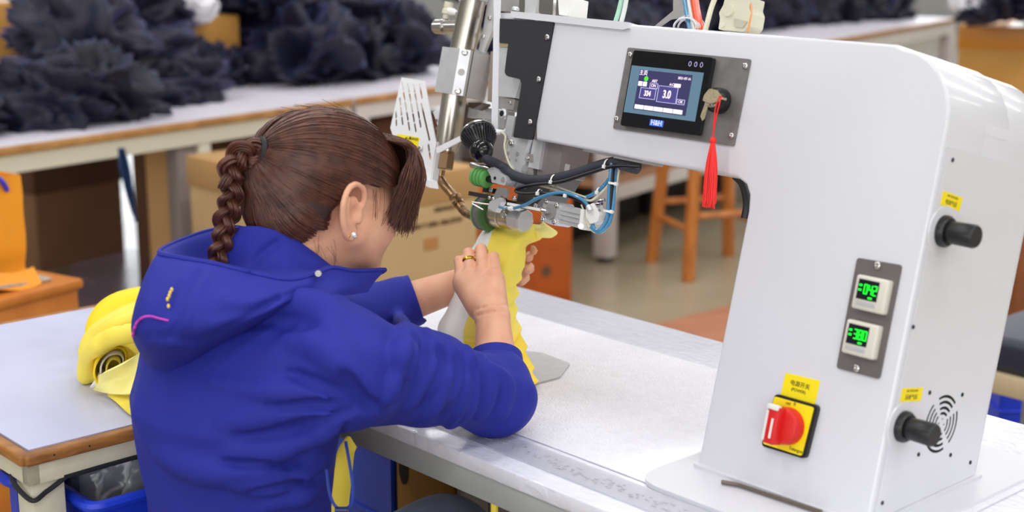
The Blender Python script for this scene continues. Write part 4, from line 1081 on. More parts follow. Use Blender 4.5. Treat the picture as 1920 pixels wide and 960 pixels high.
# blue cloth hanging from the bench edge
q0 = dep(226, 278, 4.55)
bw = MB(); G = []
for i in range(14):
    t = i / 13; row = []
    for k in range(9):
        s_ = k / 8 - .5
        row.append(q0 + RT * (.030 * s_ * (.8 + .5 * math.sin(t * 4)) + .030 * t) + np.array([0, .012 * math.sin(s_ * 9 + t * 2), 0]) - ZZ * (t * .23 * (1 - .5 * max(0, -s_))))
    G.append(row)
bwo = bw.grid(G, .004).build('hanging_cloth', mat('dark_blue_cloth', (26, 52, 92), .8, sheen=.3), smooth=60); tag(bwo, 'dark blue strip of cloth hanging below the left bench', 'cloth')
fm = [on_z(60, 640, .006), on_z(470, 640, .006), on_z(420, 455, .006), on_z(150, 472, .006)]  # added sheet whose pale colour lifts the shaded floor under the bench
fmo = MB().prism(fm, (0, 0, -.005)).build('floor_tint_sheet', mat('purple_grey_tint', (176, 158, 178), .25, rvar=.1, var=.05, vscale=3))
tag(fmo, 'added purple-grey sheet lightening the floor under the left bench by the brown carton', 'mat')
# large printed carton in front of the bench
zc_ = .70
k0, kR, kL = on_z(622, 353, zc_), on_z(894, 312, zc_), on_z(388, 287, zc_)
u2 = nrm(np.array([kR[0] - k0[0], kR[1] - k0[1], 0])); v2 = np.array([-u2[1], u2[0], 0]); WBC = np.linalg.norm((kR - k0)[:2]); DBC = abs((kL - k0) @ v2); HBC = zc_
MBC = Matrix(((u2[0], v2[0], 0, k0[0]), (u2[1], v2[1], 0, k0[1]), (0, 0, 1, 0), (0, 0, 0, 1)))
bigc = thing('cardboard_box', 'large tan carton with blurred print behind the worker and the nozzle', 'box', mat=MBC)
MB().box((WBC / 2, DBC / 2, HBC / 2), (WBC, DBC, HBC), r=.006).build('box_body', CARD, bigc)
MB().box((WBC / 2, DBC / 2, HBC - .045), (WBC + .012, DBC + .012, .094), r=.004).build('lid', CARD_L, bigc)
MB().box((WBC / 2, DBC / 2, HBC + .003), (.06, DBC + .014, .001)).build('tape', bpy.data.materials['box_tape'], bigc)
INK_B = mat('brown_print', (96, 66, 40), .8)
def on_carton(u, v): return np.array([u, -.0015, v])
uB, vB = (HBC - .01), 0
def carton_px(x, y):
    n_ = np.array(MBC.to_3x3() @ Vector((0, 1, 0))); p = on_plane(x, y, np.array(MBC.translation), n_)
    return np.array(MBC.inverted() @ Vector(p))
for s, x, y, sz in (('GINWAN: Y ARM. GRLCITAF', 808, 421, .019), ('GINWAN', 833, 391, .019), ('C/NO', 838, 372, .016)):
    p = carton_px(x, y); text_mb(s, sz, (p[0], -.002, p[2]), X_, Z_, .0004, bold=.0008).build('print', INK_B, bigc, smooth=None)
p = carton_px(808, 457); MB().box((p[0], -.001, p[2]), (.052, .003, .036)).build('patch', mat('brown_patch', (186, 130, 74), .7), bigc)
# orange carton behind the fabric
oc, MOC, WOC, HOC = carton('orange_box', 'dark orange carton on the floor behind the yellow fabric', (896, 340), (1074, 349), None, 5.35, .35, CARD_O, yaw=5.5)
for u, v in ((.30, .62), (.62, .62), (.40, .30), (.72, .28)):
    MB().cyl((WOC * u, -.001, HOC * v), (WOC * u, .004, HOC * v), .022, seg=14).build('dark_print', CARD_D2, oc)
pt = dep(1066, 338, 5.36); MB().box(Vector(MOC.inverted() @ Vector(pt)) + Vector((0, .05, -.01)), (.05, .05, .06)).build('tape_tab', mat('lime_tape', (186, 190, 50), .5), oc)

# ---------------------------------------------------------------- far bench to the right, stool and its shelf
pB0 = on_z(1132, 497, 0); pB1 = on_z(1792, 34, ZB); pB1 = np.array([pB1[0], pB1[1], 0])
dB = nrm(pB1 - np.array([pB0[0], pB0[1], 0])); LB = np.linalg.norm(pB1[:2] - pB0[:2])
bB, MBB, LBB = bench('far_bench', 'white-topped bench with white legs and lower shelf behind the machine arm', pB0, pB1, 1.3, BENCH_FR2, (.06, LB - .05), legw=.075, apron=.07, legm=mat('bench_white_leg', (206, 198, 196), .45))
MB().box((LBB / 2, .04, .285), (LBB - .1, .04, .06)).build('shelf_rail', BENCH_FR2, bB)
MB().box((LBB / 2, .65, .325), (LBB - .06, 1.24, .018)).build('shelf', mat('shelf_board', (176, 128, 92), .6), bB)
MB().box((.30, .9, .38), (.08, .08, .74)).build('rear_post', BENCH_FR2, bB)
def on_bench(M, x, y, z): v = M @ Vector((x, y, z)); return np.array(v)
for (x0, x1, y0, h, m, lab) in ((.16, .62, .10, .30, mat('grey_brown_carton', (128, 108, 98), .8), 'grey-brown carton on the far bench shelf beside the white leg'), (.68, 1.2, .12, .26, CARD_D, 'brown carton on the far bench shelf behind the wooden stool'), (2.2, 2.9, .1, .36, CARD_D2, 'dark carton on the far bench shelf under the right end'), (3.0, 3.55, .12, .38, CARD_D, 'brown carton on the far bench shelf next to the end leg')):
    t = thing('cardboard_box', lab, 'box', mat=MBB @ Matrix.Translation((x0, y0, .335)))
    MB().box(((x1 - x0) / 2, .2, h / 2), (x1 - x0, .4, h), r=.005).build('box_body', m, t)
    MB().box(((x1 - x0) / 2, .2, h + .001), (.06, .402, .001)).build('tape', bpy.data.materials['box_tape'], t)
# dark void below the shelf: its shade is given by black blocks
for k, (x0, x1, lab) in enumerate(((.2, .9, 'black block for the shade under the shelf beside the white leg'), (1.0, 1.9, 'black block for the shade under the shelf behind the wooden stool'))):
    t = thing('shade_block', lab, 'crate', mat=MBB @ Matrix.Translation((x0, .35, 0)))
    MB().box(((x1 - x0) / 2, .25, .12), (x1 - x0, .5, .22), r=.01).build('shell', mat('shade_block_black_%d' % k, (22, 20, 22), .6), t)
    MB().box(((x1 - x0) / 2, .25, .225), (x1 - x0 + .02, .52, .02), r=.005).build('rim', bpy.data.materials['shade_block_black_%d' % k], t)
# wooden stool
STOOLW = mat('varnished_wood', (206, 130, 56), .35, rgb2=(176, 100, 38), vscale=10, stretch=(4, 4, .6), coat=.3)
feet = [on_z(1240, 500, 0), on_z(1290, 527, 0), on_z(1385, 470, 0), on_z(1345, 484, 0)]
fc_ = np.mean([feet[0], feet[1], feet[2]], axis=0)
fA, fB = feet[0], feet[1]
e_ = (fB - fA); e_[2] = 0; w_ = np.linalg.norm(e_); e_ /= w_; nn_ = np.array([-e_[1], e_[0], 0])
wS = .36
stc = fB + (-e_ * .5 + nn_ * .5) * wS + np.array([0, 0, 0])
ang = math.atan2(e_[1], e_[0])
MS = Matrix.Translation(Vector(stc)) @ Matrix.Rotation(ang, 4, 'Z')
st = thing('wooden_stool', 'orange varnished wooden stool standing on the concrete behind the machine arm', 'stool', mat=MS)
hs, ht = wS / 2, .13
HS = .70
def leg_at(sx, sy, z): f = z / HS; return np.array([sx * (hs + (ht - hs) * f), sy * (hs + (ht - hs) * f), z])
for sx in (-1, 1):
    for sy in (-1, 1): MB().cyl(leg_at(sx, sy, 0), leg_at(sx, sy, HS), .027, .026, seg=14).build('leg', STOOLW, st)
for z0, z1 in ((.20, .26), (.46, .50)):
    for s in (-1, 1):
        MB().cyl(leg_at(-1, s, z0), leg_at(1, s, z0), .014, seg=10).build('rung', STOOLW, st)
        MB().cyl(leg_at(s, -1, z1), leg_at(s, 1, z1), .014, seg=10).build('rung', STOOLW, st)
MB().lathe((0, 0, HS), (0, 0, HS + .035), [(0, .15), (.2, .17), (.8, .17), (1, .155)], 32).build('seat', STOOLW, st)
# reddish board on the floor in front
fb = [on_z(1215, 612, .02), on_z(1366, 572, .02), on_z(1420, 640, .02), on_z(1300, 690, .02)]
fbo = MB().prism(fb, (0, 0, -.018)).build('floor_board', mat('reddish_board', (184, 124, 92), .5, rgb2=(160, 100, 72), vscale=6, stretch=(1, 6, 1)))
tag(fbo, 'low reddish wooden board on the floor behind the table edge', 'board')

# golden carton, garments and white cloth at the upper right
gcx, MGC, WGC, HGC = carton('cardboard_box', 'big golden-brown carton at the upper right corner beyond the machine', (1800, 48), (2010, 40), None, 7.2, .6, CARD_Y, yaw=7.0, lid=.11, lidm=mat('amber_tape_band', (206, 134, 40), .4))

# right edge: padded stool, blue crate, box
SEATM = mat('navy_vinyl_seat', (44, 46, 66), .45)
s0 = dep(1965, 645, 3.1)
pst = thing('padded_stool', 'stool with a dark navy padded seat at the right edge behind the machine', 'stool', loc=(s0[0], s0[1], 0))
zt = s0[2]
MB().box((0, 0, zt), (.24, .30, .075), ax=(E1, E2, ZZ), r=.022, seg=4).build('seat', SEATM, pst)
MB().box((0, 0, zt - .06), (.25, .31, .045), ax=(E1, E2, ZZ), r=.006).build('seat_base', mat('beige_board', (206, 184, 150), .6), pst)
for sx in (-1, 1):
    for sy in (-1, 1):
        p = E1 * .095 * sx + E2 * .12 * sy; MB().cyl(p, p + ZZ * (zt - .08), .014, seg=10).build('leg', ALU_D, pst)
rb_ = dep(1910, 560, 4.4); rbx = thing('wooden_box', 'reddish brown box at the right edge behind the padded stool', 'box', loc=(rb_[0], rb_[1], 0))
MB().box((.16, .15, .34), (.34, .3, .60), r=.005).build('box_body', mat('redbrown_board', (138, 76, 34), .6, var=.1), rbx)
MB().box((.16, .15, .655), (.38, .34, .03), r=.005).build('box_lid', mat('pale_wood', (226, 190, 148), .5), rbx)
cb = dep(1873, 760, 3.6); crate('blue_crate', 'bright blue crate on the floor at the right edge below the padded stool', 0, .09, -.1, .3, .004, .40, Matrix.Translation((cb[0] - .03, cb[1], 0)), m=mat('bright_blue_plastic', (20, 60, 220), .4))
tk = dep(1905, 770, 3.75); tko = thing('timber_offcut', 'brown timber block on the floor between the blue crate and the padded stool', 'box', loc=(tk[0], tk[1], 0))
MB().box((.09, 0, .16), (.16, .2, .3), r=.01).build('block', mat('brown_timber', (128, 78, 44), .6), tko)
MB().box((.09, 0, .315), (.17, .21, .014)).build('block_top', mat('brown_timber_top', (150, 96, 58), .6), tko)

# ---------------------------------------------------------------- left edge: bag on a wooden case
WCASE = mat('orange_wood_case', (208, 128, 40), .55, rgb2=(184, 104, 28), vscale=9)
wcp = [dep(145, 522, 3.45)]
zt = wcp[0][2]
wl_, wr_ = dep(-60, 585, 3.2), dep(146, 520, 3.45)
dW = np.array([wr_[0] - wl_[0], wr_[1] - wl_[1], 0]); LW = np.linalg.norm(dW); dW /= LW
MW = Matrix(((dW[0], -dW[1], 0, wl_[0]), (dW[1], dW[0], 0, wl_[1]), (0, 0, 1, 0), (0, 0, 0, 1)))
wc_ = thing('wooden_case', 'orange wooden case at the left edge carrying the orange bag', 'case', mat=MW)
MB().box((LW / 2, .16, zt / 2), (LW, .32, zt - .02), r=.008).build('case_body', WCASE, wc_)
MB().box((LW / 2, .16, zt - .012), (LW + .02, .34, .024), r=.008).build('case_lid', WCASE, wc_)
nw = MB()
Gn = [[np.array([LW - .30 + .25 * u, .03 + .24 * v, zt + .004 + .006 * math.sin(5 * u + 2 * v) + .004]) for u in np.linspace(0, 1, 12)] for v in np.linspace(0, 1, 8)]
nwo = nw.grid(Gn, .006).build('newspaper', mat('grey_newsprint', (206, 196, 182), .8, rgb2=(150, 140, 130), vscale=70), None, smooth=60)
nwo.matrix_basis = MW; tag(nwo, 'folded newspaper lying on the orange wooden case beside the bag', 'paper')
BAGM = mat('orange_paper_bag', (246, 158, 30), .55, var=.04, vscale=6)
bg0, bg1 = dep(-75, 575, 3.28), dep(56, 572, 3.42)
dG = np.array([bg1[0] - bg0[0], bg1[1] - bg0[1], 0]); LG = np.linalg.norm(dG); dG /= LG; zb = zt + .003
MG = Matrix(((dG[0], -dG[1], 0, bg0[0]), (dG[1], dG[0], 0, bg0[1]), (0, 0, 1, zb), (0, 0, 0, 1)))
bagt = thing('paper_bag', 'tall orange bag with blue handles standing on the wooden case at the left edge', 'bag', mat=MG)
hb = dep(56, 318, 3.42)[2] - zb
Gb = []
for i in range(14):
    z = hb * i / 13; row = []
    k_ = 1 + .006 * math.sin(i * 1.3); fold = .02 * math.sin(math.pi * i / 13)
    for (x, y) in ((0, 0), (LG * .33, .004 * math.sin(i)), (LG * .5, -.006), (LG * .75, .004), (LG, 0), (LG - fold, .055), (LG, .11), (LG * .5, .115), (0, .11), (fold, .055)):
        row.append((x * k_, y + (.012 * math.sin(i * .9) if i < 4 else 0), z))
    Gb.append(row)
MB().grid(Gb, .002, closed_u=True).build('bag_body', BAGM, bagt, smooth=30)
MB().grid([[(-.004 + (LG + .012) * u, -.012 - .03 * (1 - v), .002 + .035 * v + .008 * math.sin(6 * u)) for u in np.linspace(0, 1, 10)] for v in np.linspace(0, 1, 5)], .003).build('bag_fold', BAGM, bagt, smooth=40)
for y in (.005, .105):
    MB().tube(spline([(LG * .45, y, hb - .03), (LG * .5, y - .004, hb - .01), (LG * .62, y - .012, hb + .004), (LG * .72, y - .012, hb - .01), (LG * .8, y - .004, hb - .03)], 5), .006, 8).build('handle', mat('blue_handle_%d' % (y > .05), (70, 60, 200), .5), bagt)
# ring-shaped stand base at the bottom left
rg = on_z(8, 945, .12)
rs = thing('ring_stand', 'white tubular ring with cross bars on the floor at the lower left corner', 'stand', loc=(rg[0], rg[1], 0))
rc_ = np.array([0, 0, .10]); MB().tube([rc_ + RT * .075 * math.cos(a) + UP * .075 * math.sin(a) for a in np.linspace(0, 2 * math.pi, 33)[:-1]], .008, 8, closed=True).build('ring', WHITE_PL, rs)
for a in (0.05, 1.62): MB().cyl(rc_ - (RT * math.cos(a) + UP * math.sin(a)) * .072, rc_ + (RT * math.cos(a) + UP * math.sin(a)) * .072, .006, seg=8).build('cross_bar', WHITE_PL, rs)
MB().box((0, .0, .012), (.12, .08, .024), r=.006).build('foot', WHITE_PL, rs)

# ---------------------------------------------------------------- under the machine table
crate('blue_crate', 'deep blue bin on the floor under the machine table beside the worker', -.95, -.782, .11, .38, .004, .545, TAB, m=mat('deep_blue_plastic', (38, 78, 214), .4))
ho = thing('cardboard_box', 'brown carton with an oval hand hole under the machine table', 'box', mat=TAB @ Matrix.Translation((-.764, .105, 0)))
MB().box((.066, .10, .32), (.132, .20, .64), r=.004).build('box_body', mat('brown_board', (150, 104, 34), .75, var=.05), ho)
hh = MB().lathe((.022, -.0012, .52), (.022, .002, .52), [(0, .013), (1, .013)], 20)
hh.v = [(x, y, .52 + (z - .52) * 2.2) for x, y, z in hh.v]; hh.build('hand_hole', HOLE_SHADE, ho)
yr = thing('striped_rod', 'thin yellow and black rod hanging below the front table edge', 'rod', mat=TAB)
r0 = to_e(pe2(927, 928, -.15)); 
MB().cyl((r0[0], r0[1], r0[2] + .03), (r0[0], r0[1], r0[2] - .12), .005, seg=10).build('yellow_rod', YCLOTH, yr)
MB().cyl((r0[0] - .008, r0[1], r0[2] + .03), (r0[0] - .008, r0[1], r0[2] - .12), .003, seg=8).build('black_rod', BLACK, yr)
yw = MB(); cl_pts = [[dep(x, y, d) for x, y, d in r] for r in (
    [(640, 836, 1.90), (655, 818, 1.92), (668, 840, 1.93)], [(620, 884, 1.90), (648, 868, 1.92), (664, 854, 1.94)], [(610, 930, 1.90), (640, 922, 1.92), (660, 892, 1.94)], [(616, 985, 1.91), (634, 985, 1.93), (650, 985, 1.95)])]
ywo = yw.grid(loft(cl_pts, 5, 5), .002).build('hanging_cloth', YCLOTH, smooth=60); tag(ywo, 'yellow cloth end hanging between the worker and the machine table', 'cloth')

# ---------------------------------------------------------------- heaps of navy garments
NAVY = mat('navy_cloth', (19, 18, 40), .5, var=.2, vscale=4, sheen=.28, spec=.35, bump=.3, bscale=16, bdist=.02)
NAVY_D = mat('black_cloth', (12, 12, 27), .5, var=.2, vscale=4, sheen=.2, spec=.35, bump=.3, bscale=16, bdist=.02)
link('dark_cloth', dk_me, NAVY, None, 180).matrix_basis = TAB @ Matrix.Translation((LX1 - .095, LY0 + .19, ZL - .19)) @ Matrix.Diagonal((.7, .8, .8, 1))
tag(bpy.data.objects['dark_cloth'], 'dark wad of cloth lying in the blue crate under the side table', 'cloth')
# one garment = a crumpled piece of cloth with long soft folds
def garment_mesh(seedv, size):
    bm = bmesh.new(); bmesh.ops.create_icosphere(bm, subdivisions=5, radius=1.0)
    r_ = random.Random(seedv); off = Vector((r_.uniform(-50, 50), r_.uniform(-50, 50), r_.uniform(-50, 50)))
    rot = Matrix.Rotation(r_.uniform(-.9, .9), 3, 'X') @ Matrix.Rotation(r_.uniform(-.9, .9), 3, 'Y')
    for v in bm.verts:
        p = v.co.copy()
        w = Vector((mnoise.noise(p * .9 + off), mnoise.noise(p * .9 + off + Vector((9, 0, 0))), mnoise.noise(p * .9 + off + Vector((0, 9, 0)))))
        q = rot @ (p + w * .45); q = Vector((q.x * 1.9, q.y * 1.9, q.z * .5)) + off
        h = abs(mnoise.noise(q)); ridge = 1 - min(1, h * 2.6)
        h2 = abs(mnoise.noise(q * 2.0 + Vector((4, 4, 4)))); ridge2 = 1 - min(1, h2 * 2.4)
        s = .66 + .62 * ridge ** 1.6 + .07 * ridge2 + .40 * mnoise.noise(p * .8 + off * 2)
        co = p * s
        if co.z < 0: co.z *= .5
        v.co = Vector((co.x * size[0], co.y * size[1], co.z * size[2]))
    me = bpy.data.meshes.new('garment'); bm.to_mesh(me); bm.free(); return me
PROT = []
for k in range(9):
    me = garment_mesh(k + 40, (.28 + .05 * (k % 3), .22, .20 + .03 * (k % 2)))
    PROT.append(me); me.materials.append(NAVY if k % 3 else NAVY_D)
    me.polygons.foreach_set('use_smooth', [True] * len(me.polygons))
gr_ = random.Random(21)
def garment(M, x, y, z, s, label, group, k=None, rz=None):
    me = PROT[gr_.randrange(9) if k is None else k]
    o = bpy.data.objects.new('garment', me); COL.objects.link(o)
    o.matrix_basis = M @ Matrix.Translation((x, y, z)) @ Matrix.Rotation(gr_.uniform(0, 6.28) if rz is None else rz, 4, 'Z') @ Matrix.Rotation(gr_.uniform(-.35, .35), 4, 'X') @ Matrix.Diagonal((s * gr_.uniform(.85, 1.15), s * gr_.uniform(.85, 1.15), s * gr_.uniform(.9, 1.2), 1))
    return tag(o, label, 'garment', group)
GA, GB_ = 'crumpled navy garments on the left bench', 'crumpled navy garments on the far bench'
ORD = ('first', 'second', 'third', 'fourth', 'fifth', 'sixth', 'seventh', 'eighth', 'ninth', 'tenth', 'eleventh', 'twelfth', 'thirteenth', 'fourteenth', 'fifteenth', 'sixteenth', 'seventeenth', 'eighteenth', 'nineteenth', 'twentieth')
ROWN = ('bottom row', 'second row', 'third row', 'fourth row', 'back row')
def pile(M, x0, x1, ymin, layers, where, group, dx=.25, s0=.62, dz=.13, dy=.17, skip=None, small=None):
    for L in range(layers):
        x = x0 + (dx * .5 if L % 2 else 0); i = 0
        while x < x1:
            y = ymin(x) + .15 + dy * L
            if skip is not None and skip(L, to_px(np.array(M @ Vector((x, y, ZB + .1))))[0]):
                x += gr_.uniform(.85, 1.15) * dx; i += 1; continue
            px0 = to_px(np.array(M @ Vector((x, y, ZB + .1))))[0]
            k_s = small(px0) if small is not None else 1.0
            garment(M, x + gr_.uniform(-.05, .05), y + gr_.uniform(-.03, .03), ZB + .075 * k_s + dz * L, k_s * s0 * gr_.uniform(.9, 1.15), 'navy garment, %s from left, %s of the %s heap' % (ORD[min(i, 19)], ROWN[L], where), group, rz=gr_.choice((0, 3.14)) + gr_.uniform(-.9, .9))
            i += 1; x += gr_.uniform(.85, 1.15) * dx
# front boundary of the heap on the bench, measured as distance from the front edge
def ymin_a(x):
    xs = (0, .34, .69, .85, 1.0, 1.33, 1.5, 1.71, 1.9, 2.1, 2.55, 3.4); ys = (.13, .12, .14, .12, .33, .31, .50, .60, .42, .33, .26, .26)
    return float(np.interp(x, xs, ys))
def ymin_b(x):
    xs = (0, 2.4, 2.95, 3.65, 4.2, 4.5); ys = (.5, .55, .52, .42, .30, .2)
    return float(np.interp(x, xs, ys))
def gaps(L, px_):
    return (L >= 2 and px_ < 150) or (L >= 1 and px_ < 222) or (L >= 1 and 250 < px_ < 490)
pile(MA, .12, 2.5, ymin_a, 5, 'left bench', GA, .24, .72, skip=gaps, small=lambda q: .74 if q < 135 else (.66 if 262 < q < 470 else 1.0))
pile(MBB, .5, 4.25, ymin_b, 5, 'far bench', GB_, .27, .78)
# a few garments that stand out
for (x, y, z, s, lab) in ((.0, .34, ZB + .05, .6, 'navy hooded garment slumped at the very left of the bench heap'), (.90, .48, ZB + .24, .66, 'tall navy garment on the heap between the two white cloths')):
    tag(garment(MA, x, y, z, s, lab, GA, 1), lab, 'garment', GA)
for x, y, d, s, lab in ((458, 22, 6.2, .75, 'navy garment behind the right end of the open tan carton'), (395, 2, 6.45, .8, 'navy garment behind the white plastic on the open tan carton'), (520, 5, 6.35, .8, 'navy garment at the back of the left bench right of the open tan carton')):
    q = MA.inverted() @ Vector(dep(x, y, d)); garment(MA, q.x, q.y, ZB + .13, s, lab, GA)
# cartons and white cloth behind the heap
carton('cardboard_box', 'tan carton on the left bench behind the navy heap at the upper left corner', (-40, 10), (100, 6), None, 5.0, .3, CARD_Y, z0=ZB, yaw=5.3)
carton('cardboard_box', 'open tan carton on the left bench under the white plastic', (296, 40), (448, 26), None, 5.5, .3, CARD_Y, z0=ZB, yaw=5.85)
WHITEC = mat('white_film_cloth', (232, 230, 236), .45, bump=.3, bscale=40, bdist=.004)
def wad(px_, d, size, seed_, label):
    p = dep(px_[0], px_[1], d); me = crumple('white_wad', None, seed_, size, 5, .4, 2.0)
    o = link('white_cloth', me, WHITEC, None, 180); o.location = p; return tag(o, label, 'cloth')
wad((348, 20), 5.6, (.13, .09, .075), 31, 'crumpled white plastic on the open tan carton at the upper left')
wad((122, 34), 5.1, (.045, .06, .10), 33, 'white crumpled cloth between the carton and the navy heap at upper left')
wad((1812, 6), 6.95, (.075, .08, .085), 35, 'small white cloth on the golden carton at the upper right')
for k, (x, y, d, s) in enumerate(((1850, 14, 6.98, .5), (1920, 10, 6.98, .6), (1975, 12, 7.0, .5), (1835, 34, 6.9, .30))):
    p = dep(x, y, d); garment(Matrix.Translation(Vector(p)), 0, 0, 0, s, ('navy garment beside the white cloth on the golden carton', 'navy garment in the middle of the golden carton top', 'navy garment at the right end of the golden carton top', 'navy garment hanging over the left edge of the golden carton')[k], 'navy garments on the golden carton')
# ---------------------------------------------------------------- soft shapes: distance fields turned into one smooth surface
class Field:
    def __init__(s, lo, hi, h):
        s.lo = np.array(lo, float); s.h = h; s.n = np.ceil((np.array(hi) - s.lo) / h).astype(int) + 1
        s.D = np.full(tuple(s.n), 1.0, np.float32)
        s.ax = [s.lo[i] + h * np.arange(s.n[i]) for i in range(3)]
    def sl(s, lo, hi):
        a = np.clip(np.floor((np.array(lo) - s.lo) / s.h).astype(int), 0, s.n); b = np.clip(np.ceil((np.array(hi) - s.lo) / s.h).astype(int) + 1, 0, s.n)
        if np.any(b <= a): return None, None
        S = tuple(slice(a[i], b[i]) for i in range(3))
        P = [s.ax[0][S[0]][:, None, None].astype(np.float32), s.ax[1][S[1]][None, :, None].astype(np.float32), s.ax[2][S[2]][None, None, :].astype(np.float32)]
        return S, P
    def put(s, fn, lo, hi, k=.01, op='add'):
        S, P = s.sl(np.array(lo) - k - .012, np.array(hi) + k + .012)
        if S is None: return
        d = fn(*P).astype(np.float32); D = s.D[S]
        if op == 'add':
            h = np.maximum(k - np.abs(D - d), 0) / k; s.D[S] = np.minimum(D, d) - h * h * k * .25
        elif op == 'sub':
            d = -d; h = np.maximum(k - np.abs(D - d), 0) / k; s.D[S] = np.maximum(D, d) + h * h * k * .25
        elif op == 'bump': s.D[S] = D + d
    def rc(s, a, b, r0, r1=None, k=.01, op='add'):
        a = np.asarray(a, float); b = np.asarray(b, float); r1 = r0 if r1 is None else r1; ba = b - a; L2 = float(ba @ ba) + 1e-12; m = max(r0, r1)
        def fn(X, Y, Z):
            t = np.clip(((X - a[0]) * ba[0] + (Y - a[1]) * ba[1] + (Z - a[2]) * ba[2]) / L2, 0, 1)
            return np.sqrt((X - a[0] - t * ba[0]) ** 2 + (Y - a[1] - t * ba[1]) ** 2 + (Z - a[2] - t * ba[2]) ** 2) - (r0 + (r1 - r0) * t)
        s.put(fn, np.minimum(a, b) - m, np.maximum(a, b) + m, k, op)
    def chain(s, pts, rs, k=.008, op='add'):
        rs = [rs] * len(pts) if np.isscalar(rs) else rs
        for i in range(len(pts) - 1): s.rc(pts[i], pts[i + 1], rs[i], rs[i + 1], k, op)
    def ell(s, c, r, A=None, k=.01, op='add'):
        c = np.asarray(c, float); r = np.asarray(r, float); A = np.eye(3) if A is None else np.asarray(A, float); m = r.max()
        def fn(X, Y, Z):
            x, y, z = X - c[0], Y - c[1], Z - c[2]
            q = [(A[i, 0] * x + A[i, 1] * y + A[i, 2] * z) for i in range(3)]
            k0 = np.sqrt(sum((q[i] / r[i]) ** 2 for i in range(3))); k1 = np.sqrt(sum((q[i] / r[i] ** 2) ** 2 for i in range(3))) + 1e-9
            return k0 * (k0 - 1) / k1
        s.put(fn, c - m, c + m, k, op)
    def hit(s, p, d, tmax=.6):
        """first point on the shape along a ray given in its own axes"""
        for t in np.arange(0, tmax, s.h * .5):
            q = p + d * t; i = np.round((q - s.lo) / s.h).astype(int)
            if np.all(i >= 0) and np.all(i < s.n) and s.D[tuple(i)] < 0: return q
        return None
    def mesh(s, M, name):
        D = s.D; b = D < 0
        n = np.array(D.shape)
        allb = np.ones(tuple(n - 1), bool); anyb = np.zeros(tuple(n - 1), bool)
        for i in (0, 1):
            for j in (0, 1):
                for k in (0, 1):
                    q = b[i:n[0] - 1 + i, j:n[1] - 1 + j, k:n[2] - 1 + k]; allb &= q; anyb |= q
        act = anyb & ~allb; idx = np.argwhere(act); N = len(idx)
        corners = np.array([(i, j, k) for i in (0, 1) for j in (0, 1) for k in (0, 1)])
        cv = np.stack([D[idx[:, 0] + c[0], idx[:, 1] + c[1], idx[:, 2] + c[2]] for c in corners], 1)
        acc = np.zeros((N, 3)); cnt = np.zeros(N)
        for a in range(8):
            for c in range(a + 1, 8):
                if np.abs(corners[a] - corners[c]).sum() != 1: continue
                va, vb = cv[:, a], cv[:, c]; m = (va < 0) != (vb < 0)
                t = np.where(m, va / np.where(m, va - vb, 1), 0)
                acc += m[:, None] * (corners[a] + (corners[c] - corners[a]) * t[:, None]); cnt += m
        V = (idx + acc / cnt[:, None]) * s.h + s.lo
        vid = np.full(tuple(n - 1), -1, np.int32); vid[tuple(idx.T)] = np.arange(N)
        quads = []
        for ax in range(3):
            o = [(1, 2), (2, 0), (0, 1)][ax]
            sa = [slice(1, n[i] - 1) for i in range(3)]; sa[ax] = slice(0, n[ax] - 1); sb = list(sa); sb[ax] = slice(1, n[ax])
            A, Bq = b[tuple(sa)], b[tuple(sb)]; e = np.argwhere(A != Bq)
            if not len(e): continue
            off = np.array([1, 1, 1]); off[ax] = 0; e = e + off; flip = b[tuple(e.T)]
            u = np.zeros(3, int); u[o[0]] = 1; w = np.zeros(3, int); w[o[1]] = 1
            q = np.stack([vid[tuple((e - u - w).T)], vid[tuple((e - w).T)], vid[tuple(e.T)], vid[tuple((e - u).T)]], 1)
            q = np.where(flip[:, None], q, q[:, ::-1]); quads.append(q)
        Q = np.concatenate(quads); Q = Q[(Q >= 0).all(1)]
        # light smoothing
        E_ = np.concatenate([Q[:, [0, 1]], Q[:, [1, 2]], Q[:, [2, 3]], Q[:, [3, 0]]]); E_ = np.concatenate([E_, E_[:, ::-1]])
        for it in range(s.smooth if hasattr(s, 'smooth') else 2):
            S = np.zeros_like(V); np.add.at(S, E_[:, 0], V[E_[:, 1]]); c_ = np.bincount(E_[:, 0], minlength=N)[:, None]
            V = V * .5 + .5 * S / np.maximum(c_, 1)
        W = V @ M[:3, :3].T + M[:3, 3]
        me = bpy.data.meshes.new(name)
        me.vertices.add(N); me.vertices.foreach_set('co', W.astype(np.float32).ravel())
        me.loops.add(len(Q) * 4); me.loops.foreach_set('vertex_index', Q.astype(np.int32).ravel())
        me.polygons.add(len(Q)); me.polygons.foreach_set('loop_start', np.arange(0, len(Q) * 4, 4, dtype=np.int32)); me.polygons.foreach_set('loop_total', np.full(len(Q), 4, np.int32))
        me.update(); me.validate(); return me

